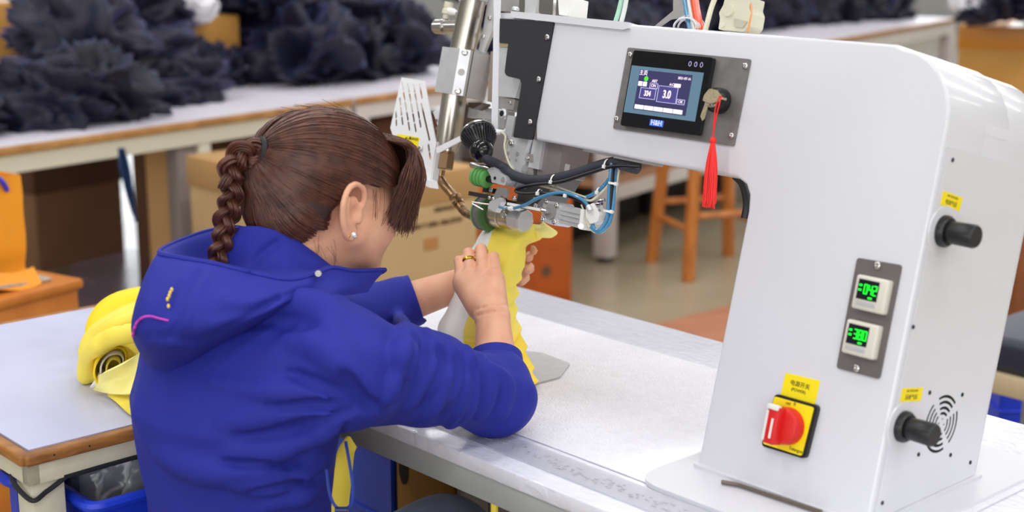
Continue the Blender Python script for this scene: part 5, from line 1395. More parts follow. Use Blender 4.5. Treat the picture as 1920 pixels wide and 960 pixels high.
# the rolled part of the yellow bundle on the side table
def bundle(name, m, parts, grooves=()):
    P = [np.array([to_e(p) for p in pts]) for pts, r, k in parts]
    f = Field(np.min([p.min(0) for p in P], 0) - .09, np.max([p.max(0) for p in P], 0) + .09, .0045)
    for (pts, r, k), p in zip(parts, P): f.chain(spline(list(p), 4), r, k)
    for pts, r, k in grooves: f.chain(spline([to_e(p) for p in pts], 4), r, k, 'sub')
    S, Q = f.sl((-9, -9, -9), (9, 9, 9)); f.D = np.maximum(f.D, (ZL + .0005 - Q[2]) + 0 * f.D)
    w = np.array(fc.matrix_basis.inverted()) @ np.array(TAB); f.smooth = 1
    return link(name, f.mesh(w, name), m, fc, 180)
bundle('cloth_roll', YCLOTH, [([at(212, 664, .036), at(265, 640, .05), at(330, 612, .05)], .048, .02),
    ([at(166, 690, .022), at(180, 655, .062), at(214, 630, .092), at(262, 622, .098), at(320, 606, .098)], .0135, .005),
    ([at(172, 664, .030), at(192, 630, .070), at(230, 608, .094), at(280, 598, .098), at(330, 590, .098)], .0150, .005),
    ([at(160, 706, .012), at(166, 672, .046), at(186, 648, .076)], .012, .005)],
    [([at(176, 660, .060), at(210, 626, .094), at(262, 612, .105), at(300, 604, .108)], .006, .006), ([at(206, 700, .030), at(224, 680, .034)], .026, .008)])
bundle('cloth_roll', YDEEP, [([at(196, 632, .020), at(214, 600, .040), at(250, 582, .052), at(320, 568, .052)], .026, .02), ([at(206, 606, .062), at(236, 584, .080), at(300, 572, .082)], .011, .006)])
# ---------------------------------------------------------------- the worker
def pe(x, y, e1): return to_e(pe1(x, y, e1))
def de(x, y, d): return to_e(dep(x, y, d))
TABn = np.array(TAB)
HIP = np.array([-.42, -.38, 0])
person = thing('person', 'seated worker with braided brown hair and blue hooded jacket holding yellow fabric', 'person', mat=TAB @ Matrix.Translation(Vector(HIP)))
PM = np.array([[1, 0, 0, -HIP[0]], [0, 1, 0, -HIP[1]], [0, 0, 1, 0], [0, 0, 0, 1.]])
SKIN = mat('skin', (230, 176, 143), .48, rgb2=(221, 160, 130), vscale=34, bump=.12, bscale=420, bdist=.0006, sss=.12, spec=.4)
HAIR = mat('dark_brown_hair', (84, 46, 34), .40, var=.40, vscale=60, spec=.5, sheen=.1)
HAIR_B = mat('hair_base', (48, 29, 25), .5, var=.3, vscale=40)
BLUE = mat('royal_blue_knit', (36, 43, 146), .74, var=.07, vscale=700, bump=.3, bscale=1100, bdist=.0006, sheen=.06, spec=.3)
JEANS = mat('dark_grey_denim', (60, 66, 84), .8, var=.35, vscale=700, bump=.3, bscale=900, sheen=.3)

# head axes: looking along e2, bent down a little
hp, hw = R(12.5), R(4); HC = np.array([-.422, -.256, 1.102])
hx_ = np.array([math.cos(hw), math.sin(hw), 0]); hy0_ = np.array([-math.sin(hw), math.cos(hw), 0])
hy_ = hy0_ * math.cos(hp) - ZZ * math.sin(hp); hz_ = hy0_ * math.sin(hp) + ZZ * math.cos(hp)
HA = np.array([hx_, hy_, hz_])
def hd(x, y, z): return HC + hx_ * x + hy_ * y + hz_ * z
def hell(f, c, r, k=.01, op='add', A=None): f.ell(hd(*c), r, HA if A is None else A @ HA, k, op)

RSH, LSH = np.array([-.258, -.355, .905]), np.array([-.582, -.355, .905])
REL, RWR = np.array([-.270, -.100, .812]), de(925, 602, 2.07)
LEL, LWR = np.array([-.630, -.085, .838]), de(880, 527, 2.285)

CAM_E0 = to_e(CAMP)
bf = Field((-.66, -.50, .66), (-.16, .17, 1.22), .0026)
# skull and face
hell(bf, (0, -.010, .004), (.072, .096, .076), .01)
hell(bf, (0, .035, -.040), (.060, .056, .074), .03)
for s in (-1, 1):
    hell(bf, (.036 * s, .048, -.046), (.033, .034, .036), .02)
    bf.rc(hd(.056 * s, .002, -.058), hd(.018 * s, .070, -.104), .020, .016, .025)
    hell(bf, (.030 * s, .079, .002), (.022, .010, .008), .012)
hell(bf, (0, .074, -.104), (.020, .018, .015), .02)
hell(bf, (0, .068, -.074), (.030, .026, .024), .02)
for s in (-1, 1):
    hell(bf, (.031 * s, .096, -.018), (.015, .011, .009), .010, 'sub')
    hell(bf, (.031 * s, .081, -.018), (.0125, .0125, .0115), .002)
    hell(bf, (.031 * s, .085, -.0125), (.0135, .0105, .004), .003)
bf.rc(hd(0, .086, -.012), hd(0, .100, -.046), .0065, .009, .012)
for s in (-1, 1): bf.rc(hd(.008 * s, .092, -.049), hd(.009 * s, .090, -.049), .007, .0065, .006)
hell(bf, (0, .0945, -.071), (.021, .007, .0048), .004); hell(bf, (0, .0935, -.0805), (.018, .0075, .0055), .004)
bf.rc(hd(-.020, .098, -.0758), hd(.020, .098, -.0758), .0012, .0012, .003, 'sub')
# ears
for s in (1, -1):
    eo = hd(.0735 * s, -.026, -.027)
    def ep(y, z, o=0.0):
        y, z = y * 1.2, z * 1.14
        return eo + hy_ * y + hz_ * z + hx_ * s * (.0075 + o - .10 * y)
    for (y, z, r_) in ((0, .004, .013), (-.002, -.010, .011), (.002, -.022, .0085)): bf.ell(ep(y, z, -.002), (.0045, r_, r_ * 1.25), HA, .006)
    hel = [ep(.012, .002, .0), ep(.015, .014, .001), ep(.010, .026, .003), ep(-.002, .031, .004), ep(-.013, .025, .005), ep(-.0175, .010, .005), ep(-.0155, -.005, .004), ep(-.010, -.019, .003), ep(-.002, -.029, .001), ep(.006, -.029, 0), ep(.009, -.020, -.001)]
    bf.chain(spline(hel, 3), .0036, .003)
    bf.chain(spline([ep(-.008, .016, .002), ep(-.010, .004, .002), ep(-.007, -.010, .001), ep(0, -.015, 0)], 3), .0028, .004)
    bf.ell(ep(.003, -.001, .004), (.006, .0065, .0095), HA, .004, 'sub')
    bf.ell(ep(-.003, .020, .004), (.004, .0075, .005), HA, .004, 'sub')
    bf.rc(ep(.012, -.004, .001), ep(.012, -.010, .001), .004, .0045, .004)
# neck and trunk under the jacket
bf.rc(hd(0, -.034, -.055), np.array([-.42, -.352, .955]), .053, .058, .03)
bf.rc(hd(0, .01, -.085), np.array([-.42, -.325, .95]), .040, .05, .03)
bf.rc((-.42, -.36, .93), (-.42, -.375, .70), .085, .085, .03)
for sh in (RSH, LSH): bf.rc((-.42, -.36, .93), sh - np.array([0, 0, .005]), .04, .034, .03)
# arms
for sh, el, wr in ((RSH, REL, RWR), (LSH, LEL, LWR)):
    bf.rc(sh, el, .034, .030, .02)
    mid = el * .72 + wr * .28; bf.rc(el, mid, .029, .0315, .02); bf.rc(mid, wr, .0325, .0235, .02)
# right hand: back towards the camera, fingers over the fabric
def fing(pts, rs, k=.0035): bf.chain(spline(pts, 3), np.interp(np.linspace(0, 1, 3 * (len(pts) - 1) + 1), np.linspace(0, 1, len(rs)), rs), k)
rm = {'A': (866, 522, 2.148), 'B': (882, 512, 2.146), 'C': (906, 509, 2.136), 'D': (929, 515, 2.122)}
rp = {'A': (861, 489, 2.172), 'B': (878, 475, 2.180), 'C': (902, 467, 2.180), 'D': (926, 481, 2.164)}
rt = {'A': ((864, 490, 2.196), (873, 503, 2.208)), 'B': ((881, 477, 2.206), (888, 492, 2.216)), 'C': ((905, 471, 2.207), (906, 489, 2.217)), 'D': ((927, 486, 2.190), (922, 502, 2.202))}
wv = RWR
for q in 'ABCD':
    m_ = de(*rm[q]); p_ = de(*rp[q])
    base = wv + (m_ - wv) * .12
    bf.rc(base, base + (m_ - base) * .92, .0165, .0105, .014)
    bf.rc(base + (m_ - wv) * .2 + np.array([-.004, .010, -.004]), m_ + np.array([-.003, .009, -.008]), .013, .009, .010)
for q in 'ABCD':
    m_ = de(*rm[q]); p_ = de(*rp[q]); t1, t2 = (de(*v) for v in rt[q])
    sc = .92 if q in 'AD' else 1.0
    bf.chain([m_, p_], [.0098 * sc, .0084 * sc], .0018)
    bf.chain([p_, t1, t2], [.0086 * sc, .0080 * sc, .0072 * sc], .0018)
    bf.ell(m_ + np.array([.002, -.003, .0]), (.0100, .0100, .0100), None, .005)
bf.rc(de(898, 575, 2.10), de(868, 535, 2.155), .017, .0135, .015)
bf.chain([de(868, 535, 2.155), de(866, 508, 2.19), de(874, 492, 2.212)], [.0115, .0105, .0085], .004)
# left hand behind the fabric, fingertips round its right edge
lm = {1: (948, 476, 2.335), 2: (946, 488, 2.34), 3: (943, 501, 2.345), 4: (938, 513, 2.345)}
lp = {1: (982, 454, 2.345), 2: (980, 474, 2.352), 3: (978, 494, 2.355), 4: (966, 516, 2.352)}
ld = {1: (1001, 455, 2.330), 2: (993, 475, 2.334), 3: (995, 496, 2.334), 4: (981, 518, 2.334)}
lt_ = {1: (998, 468, 2.312), 2: (985, 482, 2.314), 3: (983, 505, 2.312), 4: (972, 527, 2.315)}
for D_ in (lm, lp, ld, lt_):
    for q in D_: x, y, d = D_[q]; D_[q] = (x + 5, y + 1, d - .012)
for q in (1, 2, 3, 4):
    m_ = de(*lm[q]); bf.rc(LWR + (m_ - LWR) * .1, m_, .0165, .0115, .016)
for q in (1, 2, 3, 4):
    bf.chain([de(*lm[q]), de(*lp[q])], [.0098, .0084], .0018)
    bf.chain([de(*lp[q]), de(*ld[q]), de(*lt_[q])], [.0084, .0090 if q == 3 else .0080, .0084 if q == 3 else .0074], .0015)
bf.rc(de(900, 522, 2.30), de(930, 498, 2.315), .015, .0125, .012); bf.chain([de(930, 498, 2.315), de(956, 484, 2.312), de(968, 478, 2.308)], [.0115, .010, .008], .004)
# creases of the wrist
for k_, (a_, b_) in enumerate((((893, 592), (962, 584)), ((890, 581), (960, 572)))):
    da = de(a_[0], a_[1], 2.05); db = de(b_[0], b_[1], 2.05); mm = de((a_[0] + b_[0]) / 2, (a_[1] + b_[1]) / 2 - 4, 2.045)
    HH = [bf.hit(CAM_E0 + nrm(q - CAM_E0) * 1.6, nrm(q - CAM_E0), .8) for q in spline([da, mm, db], 6)]
    HH = [q for q in HH if q is not None]
    if len(HH) > 2: bf.chain(HH, .0011, .0025, 'sub')
bf.smooth = 1
body = link('body', bf.mesh(PM, 'body'), SKIN, person, 180)

# ring and ear studs
GOLD = mat('gold', (230, 176, 60), .22, 1.0)
rm_, rp_ = de(*rm['B']), de(*rp['B']); c = rm_ * .45 + rp_ * .55; ax_ = nrm(rp_ - rm_)
mbr = MB(); mbr.lathe(c - ax_ * .0026, c + ax_ * .0026, [(0, .0101), (.2, .0112), (.8, .0112), (1, .0101)], 28, caps=False)
mbr.v = [tuple(np.array(v) - HIP) for v in mbr.v]; mbr.build('ring', GOLD, person, label='gold finger ring')
def ein(mb): mb.v = [tuple(np.array(v) - HIP) for v in mb.v]; return mb
eo = hd(.0735, -.026, -.027)
ein(MB().ball(eo + hy_ * -.002 + hz_ * -.031 + hx_ * .0115, .0022, 10, 8)).build('ear_stud', GOLD, person, label='small gold ear stud')
ein(MB().lathe(eo + hy_ * .007 + hz_ * -.030 + hx_ * .008, eo + hy_ * .007 + hz_ * -.030 + hx_ * .0128, [(0, .0042), (.6, .0045), (1, .002)], 8)).build('ear_stud', mat('clear_stone', (236, 238, 240), .08, .6), person, smooth=10, label='clear stone ear stud')
for s in (-1, 1):
    ein(MB().ball(hd(.031 * s, .0895, -.0192), (.0066, .0045, .0062), 14, 10, ax=HA)).build('iris', mat('dark_iris_%d' % (s > 0), (40, 26, 20), .2), person)

# ---- jacket
jf = Field((-.72, -.60, .50), (-.14, .06, 1.02), .0037)
KZ = (.46, .58, .66, .75, .84, .90, .945, .985, 1.01)
KC = (-.415, -.412, -.410, -.412, -.410, -.390, -.378, -.365, -.36)
KA = (.138, .130, .121, .129, .158, .176, .160, .115, .06)
KB = (.124, .119, .111, .118, .127, .116, .098, .076, .05)
def torso(X, Y, Z):
    z = Z.ravel(); c = np.interp(z, KZ, KC)[None, None, :]; a = np.interp(z, KZ, KA)[None, None, :]; b = np.interp(z, KZ, KB)[None, None, :]
    q = np.sqrt(((X + .42) / a) ** 2 + ((Y - c) / b) ** 2)
    d = (q - 1) * np.minimum(a, b)
    return np.maximum(np.maximum(d, Z - 1.0), .53 - Z)
jf.put(torso, (-.64, -.56, .51), (-.2, -.2, 1.02), .01)
jf.rc((-.36, -.37, .955), RSH + np.array([.004, 0, .004]), .058, .062, .04); jf.rc((-.48, -.37, .955), LSH, .058, .062, .04)
jf.chain([RSH, RSH * .5 + REL * .5 + np.array([.0, 0, .010]), REL], [.068, .054, .047], .035)
RCU = REL * .58 + RWR * .42
jf.rc(REL, RCU, .048, .0385, .03)
jf.chain([LSH, LEL], [.070, .054], .035)
LCU = LEL * .50 + LWR * .50
jf.rc(LEL, LCU, .050, .0400, .03)
# open ends of the sleeves and the neck
for cu, el, wr in ((RCU, REL, RWR), (LCU, LEL, LWR)):
    d_ = nrm(wr - el); jf.rc(cu - d_ * .02, cu + d_ * .05, .034, .037, .004, 'sub')
# folds, found by sighting on to the cloth
CAM_E = to_e(CAMP)
TI = np.linalg.inv(TABn)[:3, :3]
def on_cloth(x, y):
    d = TI @ ray(x, y); d = d / np.linalg.norm(d); return jf.hit(CAM_E + d * 1.45, d, 1.0)
def fold(pts, r, k=.012, out=.0, op='add', n=4):
    P = [on_cloth(x, y) for x, y in pts]; P = [p for p in P if p is not None]
    if len(P) < 2: return
    d = nrm(np.mean(P, 0) - CAM_E); P = spline([p + d * out for p in P], n)
    rs = [r * (.35 + .65 * math.sin(math.pi * (i + .5) / len(P))) for i in range(len(P))]
    jf.chain(P, rs, k, op)
FOLDS = 1
# ridges and creases, (points, radius, depth, blend)
for pts, r, o, k in (
    ([(748, 592), (760, 640), (748, 700), (722, 750)], .016, .007, .012), ([(800, 622), (812, 665), (794, 720), (760, 765)], .015, .006, .010),
    ([(838, 640), (850, 690), (828, 745), (800, 782)], .014, .006, .009), ([(872, 652), (882, 705), (866, 765), (840, 798)], .014, .006, .009),
    ([(902, 668), (914, 722), (900, 780), (872, 810)], .014, .006, .010), ([(925, 690), (946, 730), (940, 780)], .012, .006, .012),
    ([(612, 600), (650, 680), (696, 742)], .015, .010, .012),
    ([(470, 590), (560, 570), (640, 590)], .014, .010, .02), ([(540, 640), (600, 655), (650, 700)], .012, .008, .016),
    ([(400, 720), (520, 735), (640, 745)], .012, .008, .014), ([(420, 790), (540, 775), (660, 766)], .013, .008, .014), ([(420, 850), (520, 840), (630, 800)], .013, .009, .016),
    ([(300, 850), (400, 880), (520, 880)], .014, .009, .018), ([(440, 910), (530, 900), (600, 872)], .013, .008, .012), ([(500, 945), (560, 930), (606, 902)], .012, .006, .008)): fold(pts, r, k * .8, o * .5)
for pts, r, o, k in (
    ([(780, 630), (786, 660), (772, 712), (742, 758)], .0055, -.002, .008), ([(824, 650), (832, 685), (812, 735), (780, 775)], .0055, -.002, .008), ([(860, 664), (866, 705), (848, 755), (822, 790)], .0055, -.002, .008),
    ([(892, 680), (898, 720), (884, 772), (856, 804)], .0055, -.002, .008), ([(674, 764), (600, 760), (500, 762)], .005, -.002, .007),
    ([(672, 768), (600, 790), (500, 815), (430, 822)], .005, -.002, .008), ([(668, 750), (600, 722), (540, 700)], .005, -.002, .008), ([(650, 800), (580, 850), (500, 872), (420, 868)], .005, -.002, .008),
    ([(606, 886), (540, 915), (470, 925)], .006, -.002, .007), ([(640, 700), (664, 738), (704, 768)], .007, -.001, .010), ([(420, 610), (500, 600), (590, 612)], .004, -.001, .012)): fold(pts, r * 1.25, k, 0, 'sub')
def wr_noise(X, Y, Z):
    return (.0016 * np.sin(38 * X + 22 * Z + 3 * np.sin(30 * Y)) * np.sin(26 * Y - 31 * Z + 1.0) + .0009 * np.sin(70 * Z + 40 * Y + 9 * np.sin(14 * X)))
jf.put(wr_noise, (-.72, -.6, .5), (-.14, .06, 1.02), .001, 'bump')
jf.smooth = 1
jacket = link('hooded_jacket', jf.mesh(PM, 'hooded_jacket'), BLUE, person, 180, label='royal blue hooded jacket')

# cuffs
for cu, el, wr, r_ in ((RCU, REL, RWR, .0385), (LCU, LEL, LWR, .040)):
    d_ = nrm(wr - el)
    ein(MB().lathe(cu - d_ * .012, cu + d_ * .012, [(0, r_ - .0015), (.5, r_ + .0005), (1, r_ - .0005), (1, r_ - .005), (0, r_ - .006)], 32, caps=False)).build('cuff', BLUE, jacket)

# hood: stations round the neck, each from the neckline out over the rim and down to its seam
ST = [((690, 524, -.385), (700, 518, -.375), (722, 506, -.36), (702, 529, -.345), (690, 548, -.335)),
      ((650, 512, -.365), (655, 508, -.355), (664, 508, -.335), (652, 535, -.315), (640, 555, -.31)),
      ((621, 497, -.36), (621, 500, -.35), (621, 502, -.325), (606, 535, -.305), (596, 556, -.30)),
      ((587, 471, -.362), (586, 500, -.345), (586, 515, -.313), (560, 552, -.293), (545, 572, -.292)),
      ((541, 441, -.375), (535, 494, -.355), (540, 524, -.310), (510, 578, -.285), (480, 612, -.286)),
      ((495, 426, -.392), (474, 500, -.385), (482, 514, -.328), (440, 600, -.292), (408, 650, -.296)),
      ((458, 424, -.415), (420, 512, -.42), (400, 494, -.362), (365, 612, -.318), (342, 690, -.33)),
      ((440, 428, -.435), (388, 518, -.44), (340, 484, -.40), (290, 622, -.362), (302, 698, -.38)),
      ((432, 432, -.445), (372, 510, -.455), (299, 474, -.44), (246, 605, -.428), (272, 680, -.43)),
      ((436, 430, -.455), (380, 500, -.472), (330, 455, -.50), (285, 560, -.515), (300, 640, -.50)),
      ((455, 428, -.468), (415, 480, -.490), (398, 432, -.53), (375, 500, -.57), (380, 570, -.56)),
      ((495, 436, -.478), (470, 436, -.505), (455, 428, -.545), (450, 475, -.595), (455, 530, -.59)),
      ((560, 460, -.482), (560, 462, -.505), (560, 462, -.535), (565, 490, -.585), (570, 530, -.585)),
      ((620, 490, -.478), (625, 488, -.495), (630, 484, -.515), (635, 505, -.555), (635, 540, -.56)),
      ((675, 520, -.465), (685, 514, -.470), (700, 506, -.475), (690, 526, -.495), (680, 550, -.50))]
ROWS = []
for n_, st_ in enumerate(ST):
    P = [pe(*q) for q in st_]
    if 1 <= n_ <= 8:                                   # the lower edge sinks into the back of the jacket
        c = on_cloth(st_[4][0], st_[4][1])
        if c is not None: P[4] = c + nrm(c - CAM_E) * .006
    ROWS.append(P)
MJ = 12
G = np.array(loft(ROWS, 12, MJ))
HF = [  # creases and rolls of the hood: sighted line, height, width in pixels
    ([(374, 515), (352, 548), (332, 600), (322, 625)], -.007, 7), ([(386, 520), (366, 556), (346, 606)], .005, 9), ([(306, 628), (370, 638), (430, 612), (520, 560)], -.007, 7),
    ([(310, 645), (380, 655), (450, 625), (540, 568)], .004, 9), ([(300, 509), (362, 513), (445, 539), (520, 553), (600, 536)], -.002, 3), ([(280, 560), (262, 600), (270, 650)], .006, 14),
    ([(336, 540), (322, 570), (320, 592)], -.006, 7), ([(420, 560), (470, 565), (540, 545)], .005, 12), ([(255, 640), (290, 628), (310, 640)], -.006, 7), ([(400, 590), (470, 580), (560, 545)], -.004, 9),
    ([(470, 512), (490, 478), (520, 455)], -.006, 8), ([(520, 500), (560, 480), (600, 488)], .003, 9)]
from_cam = np.array([to_px(TABn[:3, :3] @ p + TABn[:3, 3]) for p in G.reshape(-1, 3)])
for line, hgt, wd in HF:
    L = np.array(spline([np.array(q, float) for q in line], 8))
    d2 = np.min((from_cam[:, None, 0] - L[None, :, 0]) ** 2 + (from_cam[:, None, 1] - L[None, :, 1]) ** 2, axis=1)
    w = (hgt * np.exp(-d2 / wd ** 2)).reshape(G.shape[:2])
    for i in range(G.shape[0]):
        for j in range(G.shape[1]):
            near = i < 9 * 12 and (j > 2 * MJ + 1 or (hgt == -.006 and wd == 8) or wd == 9 and hgt == .003)
            if near and abs(w[i, j]) > 1e-5: G[i, j] += nrm(CAM_E - G[i, j]) * w[i, j]
G = G - HIP
hood = MB().grid(G, .004).build('hood', BLUE, jacket, smooth=60)
# stitched hem along the rim
rim = G[:, 2 * MJ]
MB().tube(rim, .0034, 6).build('hood_hem', BLUE, hood)
# piping marks on the hood
PINK = mat('magenta_print', (196, 60, 190), .5); GOLDP = mat('yellow_stitching', (236, 206, 90), .5)
HG = G + HIP
HPX = np.array([to_px(TABn[:3, :3] @ p + TABn[:3, 3]) for p in HG[:, 2 * MJ:].reshape(-1, 3)])
def near_hood(x, y, off=.0045):
    d2 = (HPX[:, 0] - x) ** 2 + (HPX[:, 1] - y) ** 2
    m = d2 < 36
    z = HPX[m, 2].min() if m.any() else HPX[np.argmin(d2), 2]
    return de(x, y, z - off)
pl_ = spline([np.array(q, float) for q in ((249, 632), (251, 618), (257, 604), (268, 595), (282, 593), (298, 597), (316, 601))], 4)
pk = [near_hood(*q) for q in pl_]
ein(MB().tube(pk, np.linspace(.0019, .0012, len(pk)), 6)).build('hood_print', PINK, hood, label='magenta curved print')
dm = MB()
for (x, y) in ((322, 543), (319, 549), (317, 555), (314, 561), (312, 567), (316, 574), (318, 580)):
    dm.ball(near_hood(x, y, .0075), (.002, .002, .0028), 8, 6)
dmo = ein(dm).build('hood_stitching', GOLDP, hood); dmo['kind'] = 'stuff'
c = near_hood(597, 514); ein(MB().lathe(c, c + np.array([.004, -.003, .002]), [(0, .0045), (1, .004), (1, .002)], 12)).build('eyelet', CHROME, hood)
# waist cord with stopper
wc = MB(); wpts = [de(*q) for q in ((612, 880, 1.82), (618, 925, 1.82), (630, 950, 1.82), (648, 954, 1.82), (660, 940, 1.825), (660, 900, 1.83), (652, 850, 1.835), (648, 828, 1.84))]
wc.tube(spline(wpts, 6), .0022, 6); ein(wc).build('waist_cord', mat('blue_cord', (24, 56, 150), .5), jacket)
ein(MB().cyl(de(628, 956, 1.818), de(652, 956, 1.818), .004, seg=10)).build('cord_stopper', mat('navy_stopper', (20, 30, 90), .4), jacket)

# ---- trousers, shoes
tf = Field((-.62, -.56, .08), (-.20, .02, .70), .007)
tf.ell((-.42, -.40, .57), (.17, .14, .11), None, .03)
for s in (-1, 1):
    k_ = np.array([-.42 + s * .115, -.165, .598]) if s > 0 else np.array([-.51, -.24, .53]); h_ = np.array([-.42 + s * .085, -.40, .55]); a_ = np.array([-.42 + s * .12, -.12 if s > 0 else -.19, .10])
    tf.chain([h_, k_], [.098, .072], .03); tf.chain([k_, k_ * .5 + a_ * .5, a_], [.068, .062, .05], .03)
tf.smooth = 3
trs = link('trousers', tf.mesh(PM, 'trousers'), JEANS, person, 180)
for s in (-1, 1):
    sb_ = MB(); x = -.42 + s * .12
    yy = -.06 if s > 0 else -.13; sb_.ball((x, yy, .045), (.042, .115, .042), 18, 10); sb_.box((x, yy, .012), (.08, .23, .022), r=.01)
    ein(sb_).build('shoe', BLACK, person)

# ---- stool she sits on (out of sight below)
so = thing('work_stool', 'low stool under the seated worker', 'stool', mat=TAB @ Matrix.Translation((-.42, -.42, 0)))
MB().lathe((0, 0, .40), (0, 0, .455), [(0, .15), (.2, .165), (.8, .165), (1, .15)], 28).build('seat', BLACK, so)
for a in range(4):
    q = np.array([math.cos(a * math.pi / 2 + .78), math.sin(a * math.pi / 2 + .78), 0]); MB().cyl(q * .17, q * .12 + ZZ * .41, .013, seg=10).build('leg', ALU_D, so)

# ---- hair
hf = Field((-.53, -.40, 1.0), (-.31, -.12, 1.24), .003)
hell(hf, (0, -.012, .007), (.0815, .1085, .0845), .005)
hell(hf, (0, -.058, -.034), (.066, .050, .052), .03)
def cut(X, Y, Z):
    x, y, z = X - HC[0], Y - HC[1], Z - HC[2]
    lx = hx_[0] * x + hx_[1] * y + 0 * z; ly = hy_[0] * x + hy_[1] * y + hy_[2] * z; lz = hz_[0] * x + hz_[1] * y + hz_[2] * z
    f = np.interp(ly.ravel(), (-.12, -.085, -.064, -.052, -.032, .000, .020, .045, .070, .11), (-.095, -.090, -.074, -.034, .005, .009, .006, .008, .040, .085)).reshape(ly.shape)
    return (lz - f) * .75
hf.put(lambda X, Y, Z: cut(X, Y, Z), (-.53, -.40, 1.0), (-.31, -.12, 1.24), .008, 'sub') if False else None
S_, P_ = hf.sl((-1, -1, -1), (2, 2, 2)); dcut = -cut(*P_); hf.D[S_] = np.maximum(hf.D[S_], dcut.astype(np.float32))
hair = link('hair', hf.mesh(PM, 'hair'), HAIR_B, person, 180, label='dark brown hair tied back')
CE = hd(0, -.012, .007); RE = np.array([.083, .110, .086])
hr = np.random.default_rng(5)
C2, R2 = np.array([0, -.058 + .012, -.034 - .007]), np.array([.067, .051, .053])
def on_cap(d, o=0.0):
    """d: direction in head axes; point on the hair surface"""
    d = d / np.linalg.norm(d)
    k = 1 / math.sqrt(((d / RE) ** 2).sum())
    a = ((d / R2) ** 2).sum(); b = -2 * (d * C2 / R2 ** 2).sum(); c = ((C2 / R2) ** 2).sum() - 1; q = b * b - 4 * a * c
    if q > 0: k = max(k, (-b + math.sqrt(q)) / (2 * a))
    return CE + HA.T @ (d * (k + o))
TIE = de(497, 291, 1.868)
tdir = HA @ (TIE - CE); tdir /= np.linalg.norm(tdir)
def slerp(a, b, t):
    w = math.acos(max(-1, min(1, float(a @ b))));
    if w < 1e-4: return a
    return (math.sin((1 - t) * w) * a + math.sin(t * w) * b) / math.sin(w)
sm = MB()
N_ST = 3000
LYK = (-.12, -.085, -.064, -.052, -.032, .000, .020, .045, .070, .11); LZK = (-.095, -.090, -.074, -.034, .005, .009, .006, .008, .040, .085)
HLEN = np.concatenate([[0], np.cumsum(np.hypot(np.diff(LYK), np.diff(LZK)))])
for i in range(N_ST):
    # start just inside the hairline on one side, or somewhere further up
    tt = hr.uniform(.06, .86) * HLEN[-1]; y = float(np.interp(tt, HLEN, LYK)); z = float(np.interp(tt, HLEN, LZK)) + .002
    q = 1 - ((y + .012) / RE[1]) ** 2 - ((z - .007) / RE[2]) ** 2; xx = RE[0] * math.sqrt(max(q, .0))
    if y < -.035: xx = max(xx, .066 * math.sqrt(max(0, 1 - ((y + .058) / .055) ** 2)) * hr.uniform(.1, 1))
    s0 = np.array([(1 if hr.random() < .62 else -1) * xx, y + .012, z - .007]); s0 /= np.linalg.norm(s0)
    if hr.random() < .45: s0 = slerp(s0, tdir, hr.uniform(.03, .5))
    if i % 9 == 0: s0 = np.array([.074, hr.uniform(-.068, -.050) + .012, hr.uniform(-.066, -.004) - .007]); s0 /= np.linalg.norm(s0)
    o0 = hr.uniform(.0005, .0045); wv_ = hr.normal(0, .02, 3); n = 11; pts = []
    for k in range(n):
        t = k / (n - 1); d = slerp(s0, tdir, t); d = d + wv_ * math.sin(math.pi * t)
        pts.append(on_cap(d, o0 * (1 - .5 * t) + .003 * math.sin(math.pi * t)))
    pts[-1] = TIE + hr.normal(0, .005, 3)
    w = hr.uniform(.0007, .0013)
    sm.tube(pts, [w * (.6 + .4 * math.sin(math.pi * min(1, k / (n - 1) + .15))) for k in range(n)], 3, caps=False)
# fringe: from the crown forwards and down over the brow
for i in range(980):
    u = hr.uniform(-1, 1.75); uc = min(abs(u), 1.0); uo = max(0, u - 1)
    st0 = np.array([.012 + u * .034 + hr.normal(0, .004), .066 + hr.normal(0, .006) - .014 * uc, .076 - .008 * uc])
    e_ = np.array([min(u, 1) * .068 + uo * .016 + hr.normal(0, .004), .126 - .046 * uc * uc - uo * .05 + hr.normal(0, .006), -.016 - .024 * min(1, max(0, u + .3)) + uo * .01 + hr.normal(0, .007)])
    m1 = np.array([st0[0] * .7 + e_[0] * .3, .110 + .006 * hr.random() - .024 * uc * uc - uo * .03, .068 - .010 * uc * uc]); m2 = np.array([st0[0] * .2 + e_[0] * .88, .134 - .044 * uc * uc - uo * .05 + hr.normal(0, .004), .024])
    P = spline([hd(*st0), hd(*m1), hd(*m2), hd(*e_)], 4); sm.tube(P, np.linspace(.0010, .0004, len(P)), 3, caps=False)
# short hairs in front of and behind the ear
for i in range(8):
    p0 = hd(.071 + hr.normal(0, .001), .022 + hr.normal(0, .005), .004 + hr.normal(0, .004)); p2 = p0 + hy_ * hr.uniform(.004, .012) - hz_ * hr.uniform(.03, .05) + hx_ * hr.uniform(-.003, .001)
    sm.tube(spline([p0, (p0 + p2) / 2 + hx_ * .002, p2], 4), .00022, 3, caps=False)
for i in range(9):
    p0 = hd(.058 + hr.normal(0, .003), -.045 + hr.normal(0, .010), -.068 + hr.normal(0, .006)); p2 = p0 + hy_ * hr.uniform(.005, .03) - hz_ * hr.uniform(.015, .05) + hx_ * hr.uniform(-.008, .0)
    sm.tube(spline([p0, (p0 + p2) / 2 + hx_ * .003, p2], 4), .0002, 3, caps=False)
for i in range(50):      # flyaway hairs
    d0 = np.array([hr.uniform(-.6, .9), hr.uniform(-1, .6), hr.uniform(.2, 1)]); d0 /= np.linalg.norm(d0); d1 = slerp(d0, tdir, .35)
    P = spline([on_cap(d0), on_cap(slerp(d0, tdir, .2), .008), on_cap(d1, hr.uniform(.004, .016))], 4); sm.tube(P, .00028, 3, caps=False)
sto = ein(sm).build('hair_strands', HAIR, hair, smooth=180, fix=False); sto['kind'] = 'stuff'
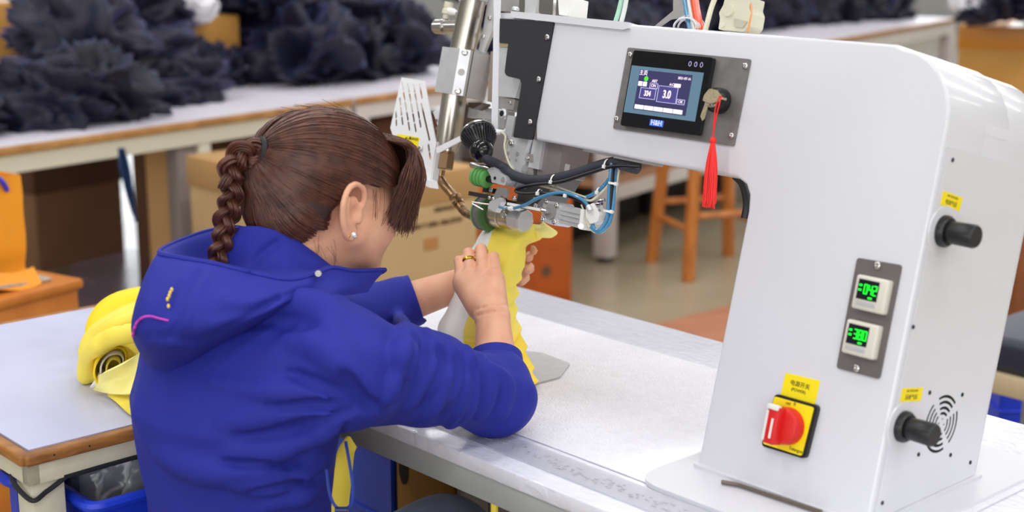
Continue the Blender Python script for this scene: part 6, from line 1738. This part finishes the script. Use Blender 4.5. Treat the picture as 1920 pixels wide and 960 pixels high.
# braid
bpx = [(488, 291, -.418), (462, 286, -.422), (442, 300, -.428), (433, 328, -.432), (436, 356, -.434), (430, 388, -.436), (422, 418, -.436), (420, 445, -.436), (414, 470, -.436), (406, 492, -.437)]
bc = np.array(spline([pe(*q) for q in bpx], 14))
seglen = np.concatenate([[0], np.cumsum(np.linalg.norm(np.diff(bc, axis=0), axis=1))])
T_ = np.gradient(bc, axis=0); T_ /= np.linalg.norm(T_, axis=1)[:, None]
vdir = nrm(np.array([-.75, .62, -.12]))
SD = np.cross(T_, vdir); SD /= np.linalg.norm(SD, axis=1)[:, None]; DP = np.cross(T_, SD)
for q in range(3):
    br = MB(); per = .066
    for k in range(34):
        a = hr.uniform(0, 6.28); rad = math.sqrt(hr.random())
        pts = []; rs = []
        for i in range(len(bc)):
            s_ = seglen[i] / seglen[-1]; ph = 2 * math.pi * (seglen[i] / per) + q * 2 * math.pi / 3
            A_ = .0115 * (1 - .25 * s_); B_ = .0065; rb_ = .0088 * (1 - .25 * s_) * (1.0 if s_ > .03 else .8)
            tw = a + seglen[i] * 25
            pts.append(bc[i] + SD[i] * (A_ * math.sin(ph) + rb_ * rad * math.cos(tw) * .9) + DP[i] * (B_ * math.sin(2 * ph) + rb_ * rad * math.sin(tw) * .75))
        br.tube(pts, .0016, 4, caps=False)
    ein(br).build('braid_strand', HAIR, hair, smooth=180, fix=False)
for dz in (-.003, .003):
    c = pe(489, 291, -.418) + T_[0] * dz
    u_, v_, d_ = frame_of(T_[2]); ein(MB().tube([c + (u_ * math.cos(a) + v_ * math.sin(a) * 1.2) * .0165 for a in np.linspace(0, 6.283, 25)[:-1]], .0042, 8, closed=True)).build('hair_tie', mat('black_hair_tie', (16, 16, 24), .6) if 'black_hair_tie' not in bpy.data.materials else bpy.data.materials['black_hair_tie'], hair)

# ---------------------------------------------------------------- the yellow fabric being sealed
wk = thing('fabric_piece', 'gathered yellow fabric held under the drive wheel by both hands of the worker', 'cloth', loc=on_z(955, 700, ZT + .004))
NC = 9
rows = [  # y, then (x, depth) from the left edge to the right
    [(906, 431, 2.292), (918, 426, 2.270), (936, 424, 2.262), (955, 424, 2.258), (975, 422, 2.258), (998, 420, 2.262), (1016, 428, 2.272), (1020, 440, 2.285)],
    [(898, 442, 2.280), (914, 440, 2.252), (934, 440, 2.240), (955, 440, 2.236), (975, 440, 2.238), (995, 440, 2.246), (1008, 446, 2.260), (1012, 450, 2.280)],
    [(890, 458, 2.268), (906, 460, 2.240), (928, 462, 2.226), (950, 462, 2.220), (968, 462, 2.226), (980, 462, 2.240), (987, 461, 2.262), (988, 461, 2.280)],
    [(876, 480, 2.262), (894, 484, 2.232), (920, 488, 2.214), (944, 488, 2.208), (962, 486, 2.218), (976, 484, 2.236), (985, 482, 2.260), (985, 482, 2.280)],
    [(862, 510, 2.262), (884, 512, 2.226), (912, 514, 2.200), (938, 512, 2.196), (958, 508, 2.210), (972, 505, 2.232), (982, 503, 2.258), (982, 504, 2.278)],
    [(850, 545, 2.262), (876, 546, 2.222), (906, 546, 2.190), (932, 542, 2.186), (952, 537, 2.202), (965, 534, 2.228), (973, 530, 2.254), (973, 531, 2.274)],
    [(838, 580, 2.262), (868, 584, 2.215), (900, 584, 2.180), (928, 578, 2.176), (948, 572, 2.194), (960, 566, 2.222), (969, 560, 2.250), (969, 561, 2.270)],
    [(822, 608, 2.260), (856, 618, 2.205), (892, 620, 2.170), (925, 616, 2.166), (948, 610, 2.184), (962, 604, 2.212), (969, 590, 2.244), (969, 591, 2.264)],
    [(822, 632, 2.245), (856, 646, 2.190), (894, 652, 2.160), (928, 650, 2.156), (954, 644, 2.174), (970, 638, 2.202), (980, 626, 2.236), (980, 627, 2.256)],
    [(840, 652, 2.220), (868, 672, 2.172), (902, 684, 2.148), (936, 686, 2.146), (964, 680, 2.164), (982, 672, 2.192), (990, 660, 2.226), (990, 661, 2.246)],
    [(870, 668, 2.195), (890, 700, 2.150), (915, 716, 2.138), (946, 722, 2.136), (976, 716, 2.148), (996, 706, 2.172), (1003, 698, 2.205), (1003, 699, 2.225)],
    [(890, 690, 2.175), (905, 716, 2.145), (925, 730, 2.130), (952, 736, 2.128), (980, 732, 2.138), (1002, 720, 2.158), (1008, 714, 2.190), (1008, 715, 2.210)]]
Gw = loft([[dep(*q) for q in r] for r in rows], 12, 8)
Gw = np.array(Gw); nr, ncol = Gw.shape[:2]
dirC = np.array([dep(960, 580, 1.0) - CAMP])[0]; dirC = nrm(dirC)
for i in range(nr):
    for j in range(ncol):
        v = i / nr; u = j / ncol
        g1 = np.clip((v - .40) / .25, 0, 1) * np.clip((u - .30) / .2, .08, 1)
        ph = i * .50 + 1.6 * math.sin(u * 4.2 + v * 5) + u * 2.5
        saw = (ph / 2 / math.pi) % 1.0; saw = saw ** 1.6 if saw < .82 else (1 - saw) / .18 * .73      # one side of each gather is steep
        amp = .0125 * g1
        soft = .0022 * math.sin(u * 15 + v * 5 + 2 * math.sin(v * 7)) * (1 - .6 * v)
        Gw[i, j] += dirC * (-amp * (saw - .4) + soft) - ZZ * (.35 * amp * saw) + RT * (.013 * (saw - .45) * np.clip((v - .34) / .1, 0, 1) * np.clip((u - .55) / .45, 0, 1))
def sub_sheet(j0, j1, name, m, th=.0016, i0=0, i1=None): return MB().grid(Gw[i0:i1, j0:j1 + 1], th).build(name, m, wk, world=True, smooth=70)
sub_sheet(0, 11, 'lining_panel', WLINE)
sub_sheet(11, ncol - 1, 'outer_panel', YCLOTH, i1=93)
sub_sheet(11, ncol - 1, 'lower_panel', YDEEP, i0=92)
# deep yellow gathered band low down and the loose tongue at the top right
tg = [[dep(*q) for q in r] for r in ([(1000, 420, 2.262), (1012, 421, 2.262), (1018, 416, 2.262), (1024, 420, 2.264)], [(1000, 432, 2.256), (1016, 432, 2.250), (1032, 430, 2.252), (1044, 434, 2.258)], [(1004, 446, 2.262), (1018, 446, 2.252), (1034, 446, 2.254), (1044, 440, 2.260)])]
MB().grid(loft(tg, 6, 6), .0022).build('fabric_tongue', YPALE, wk, world=True, smooth=70)
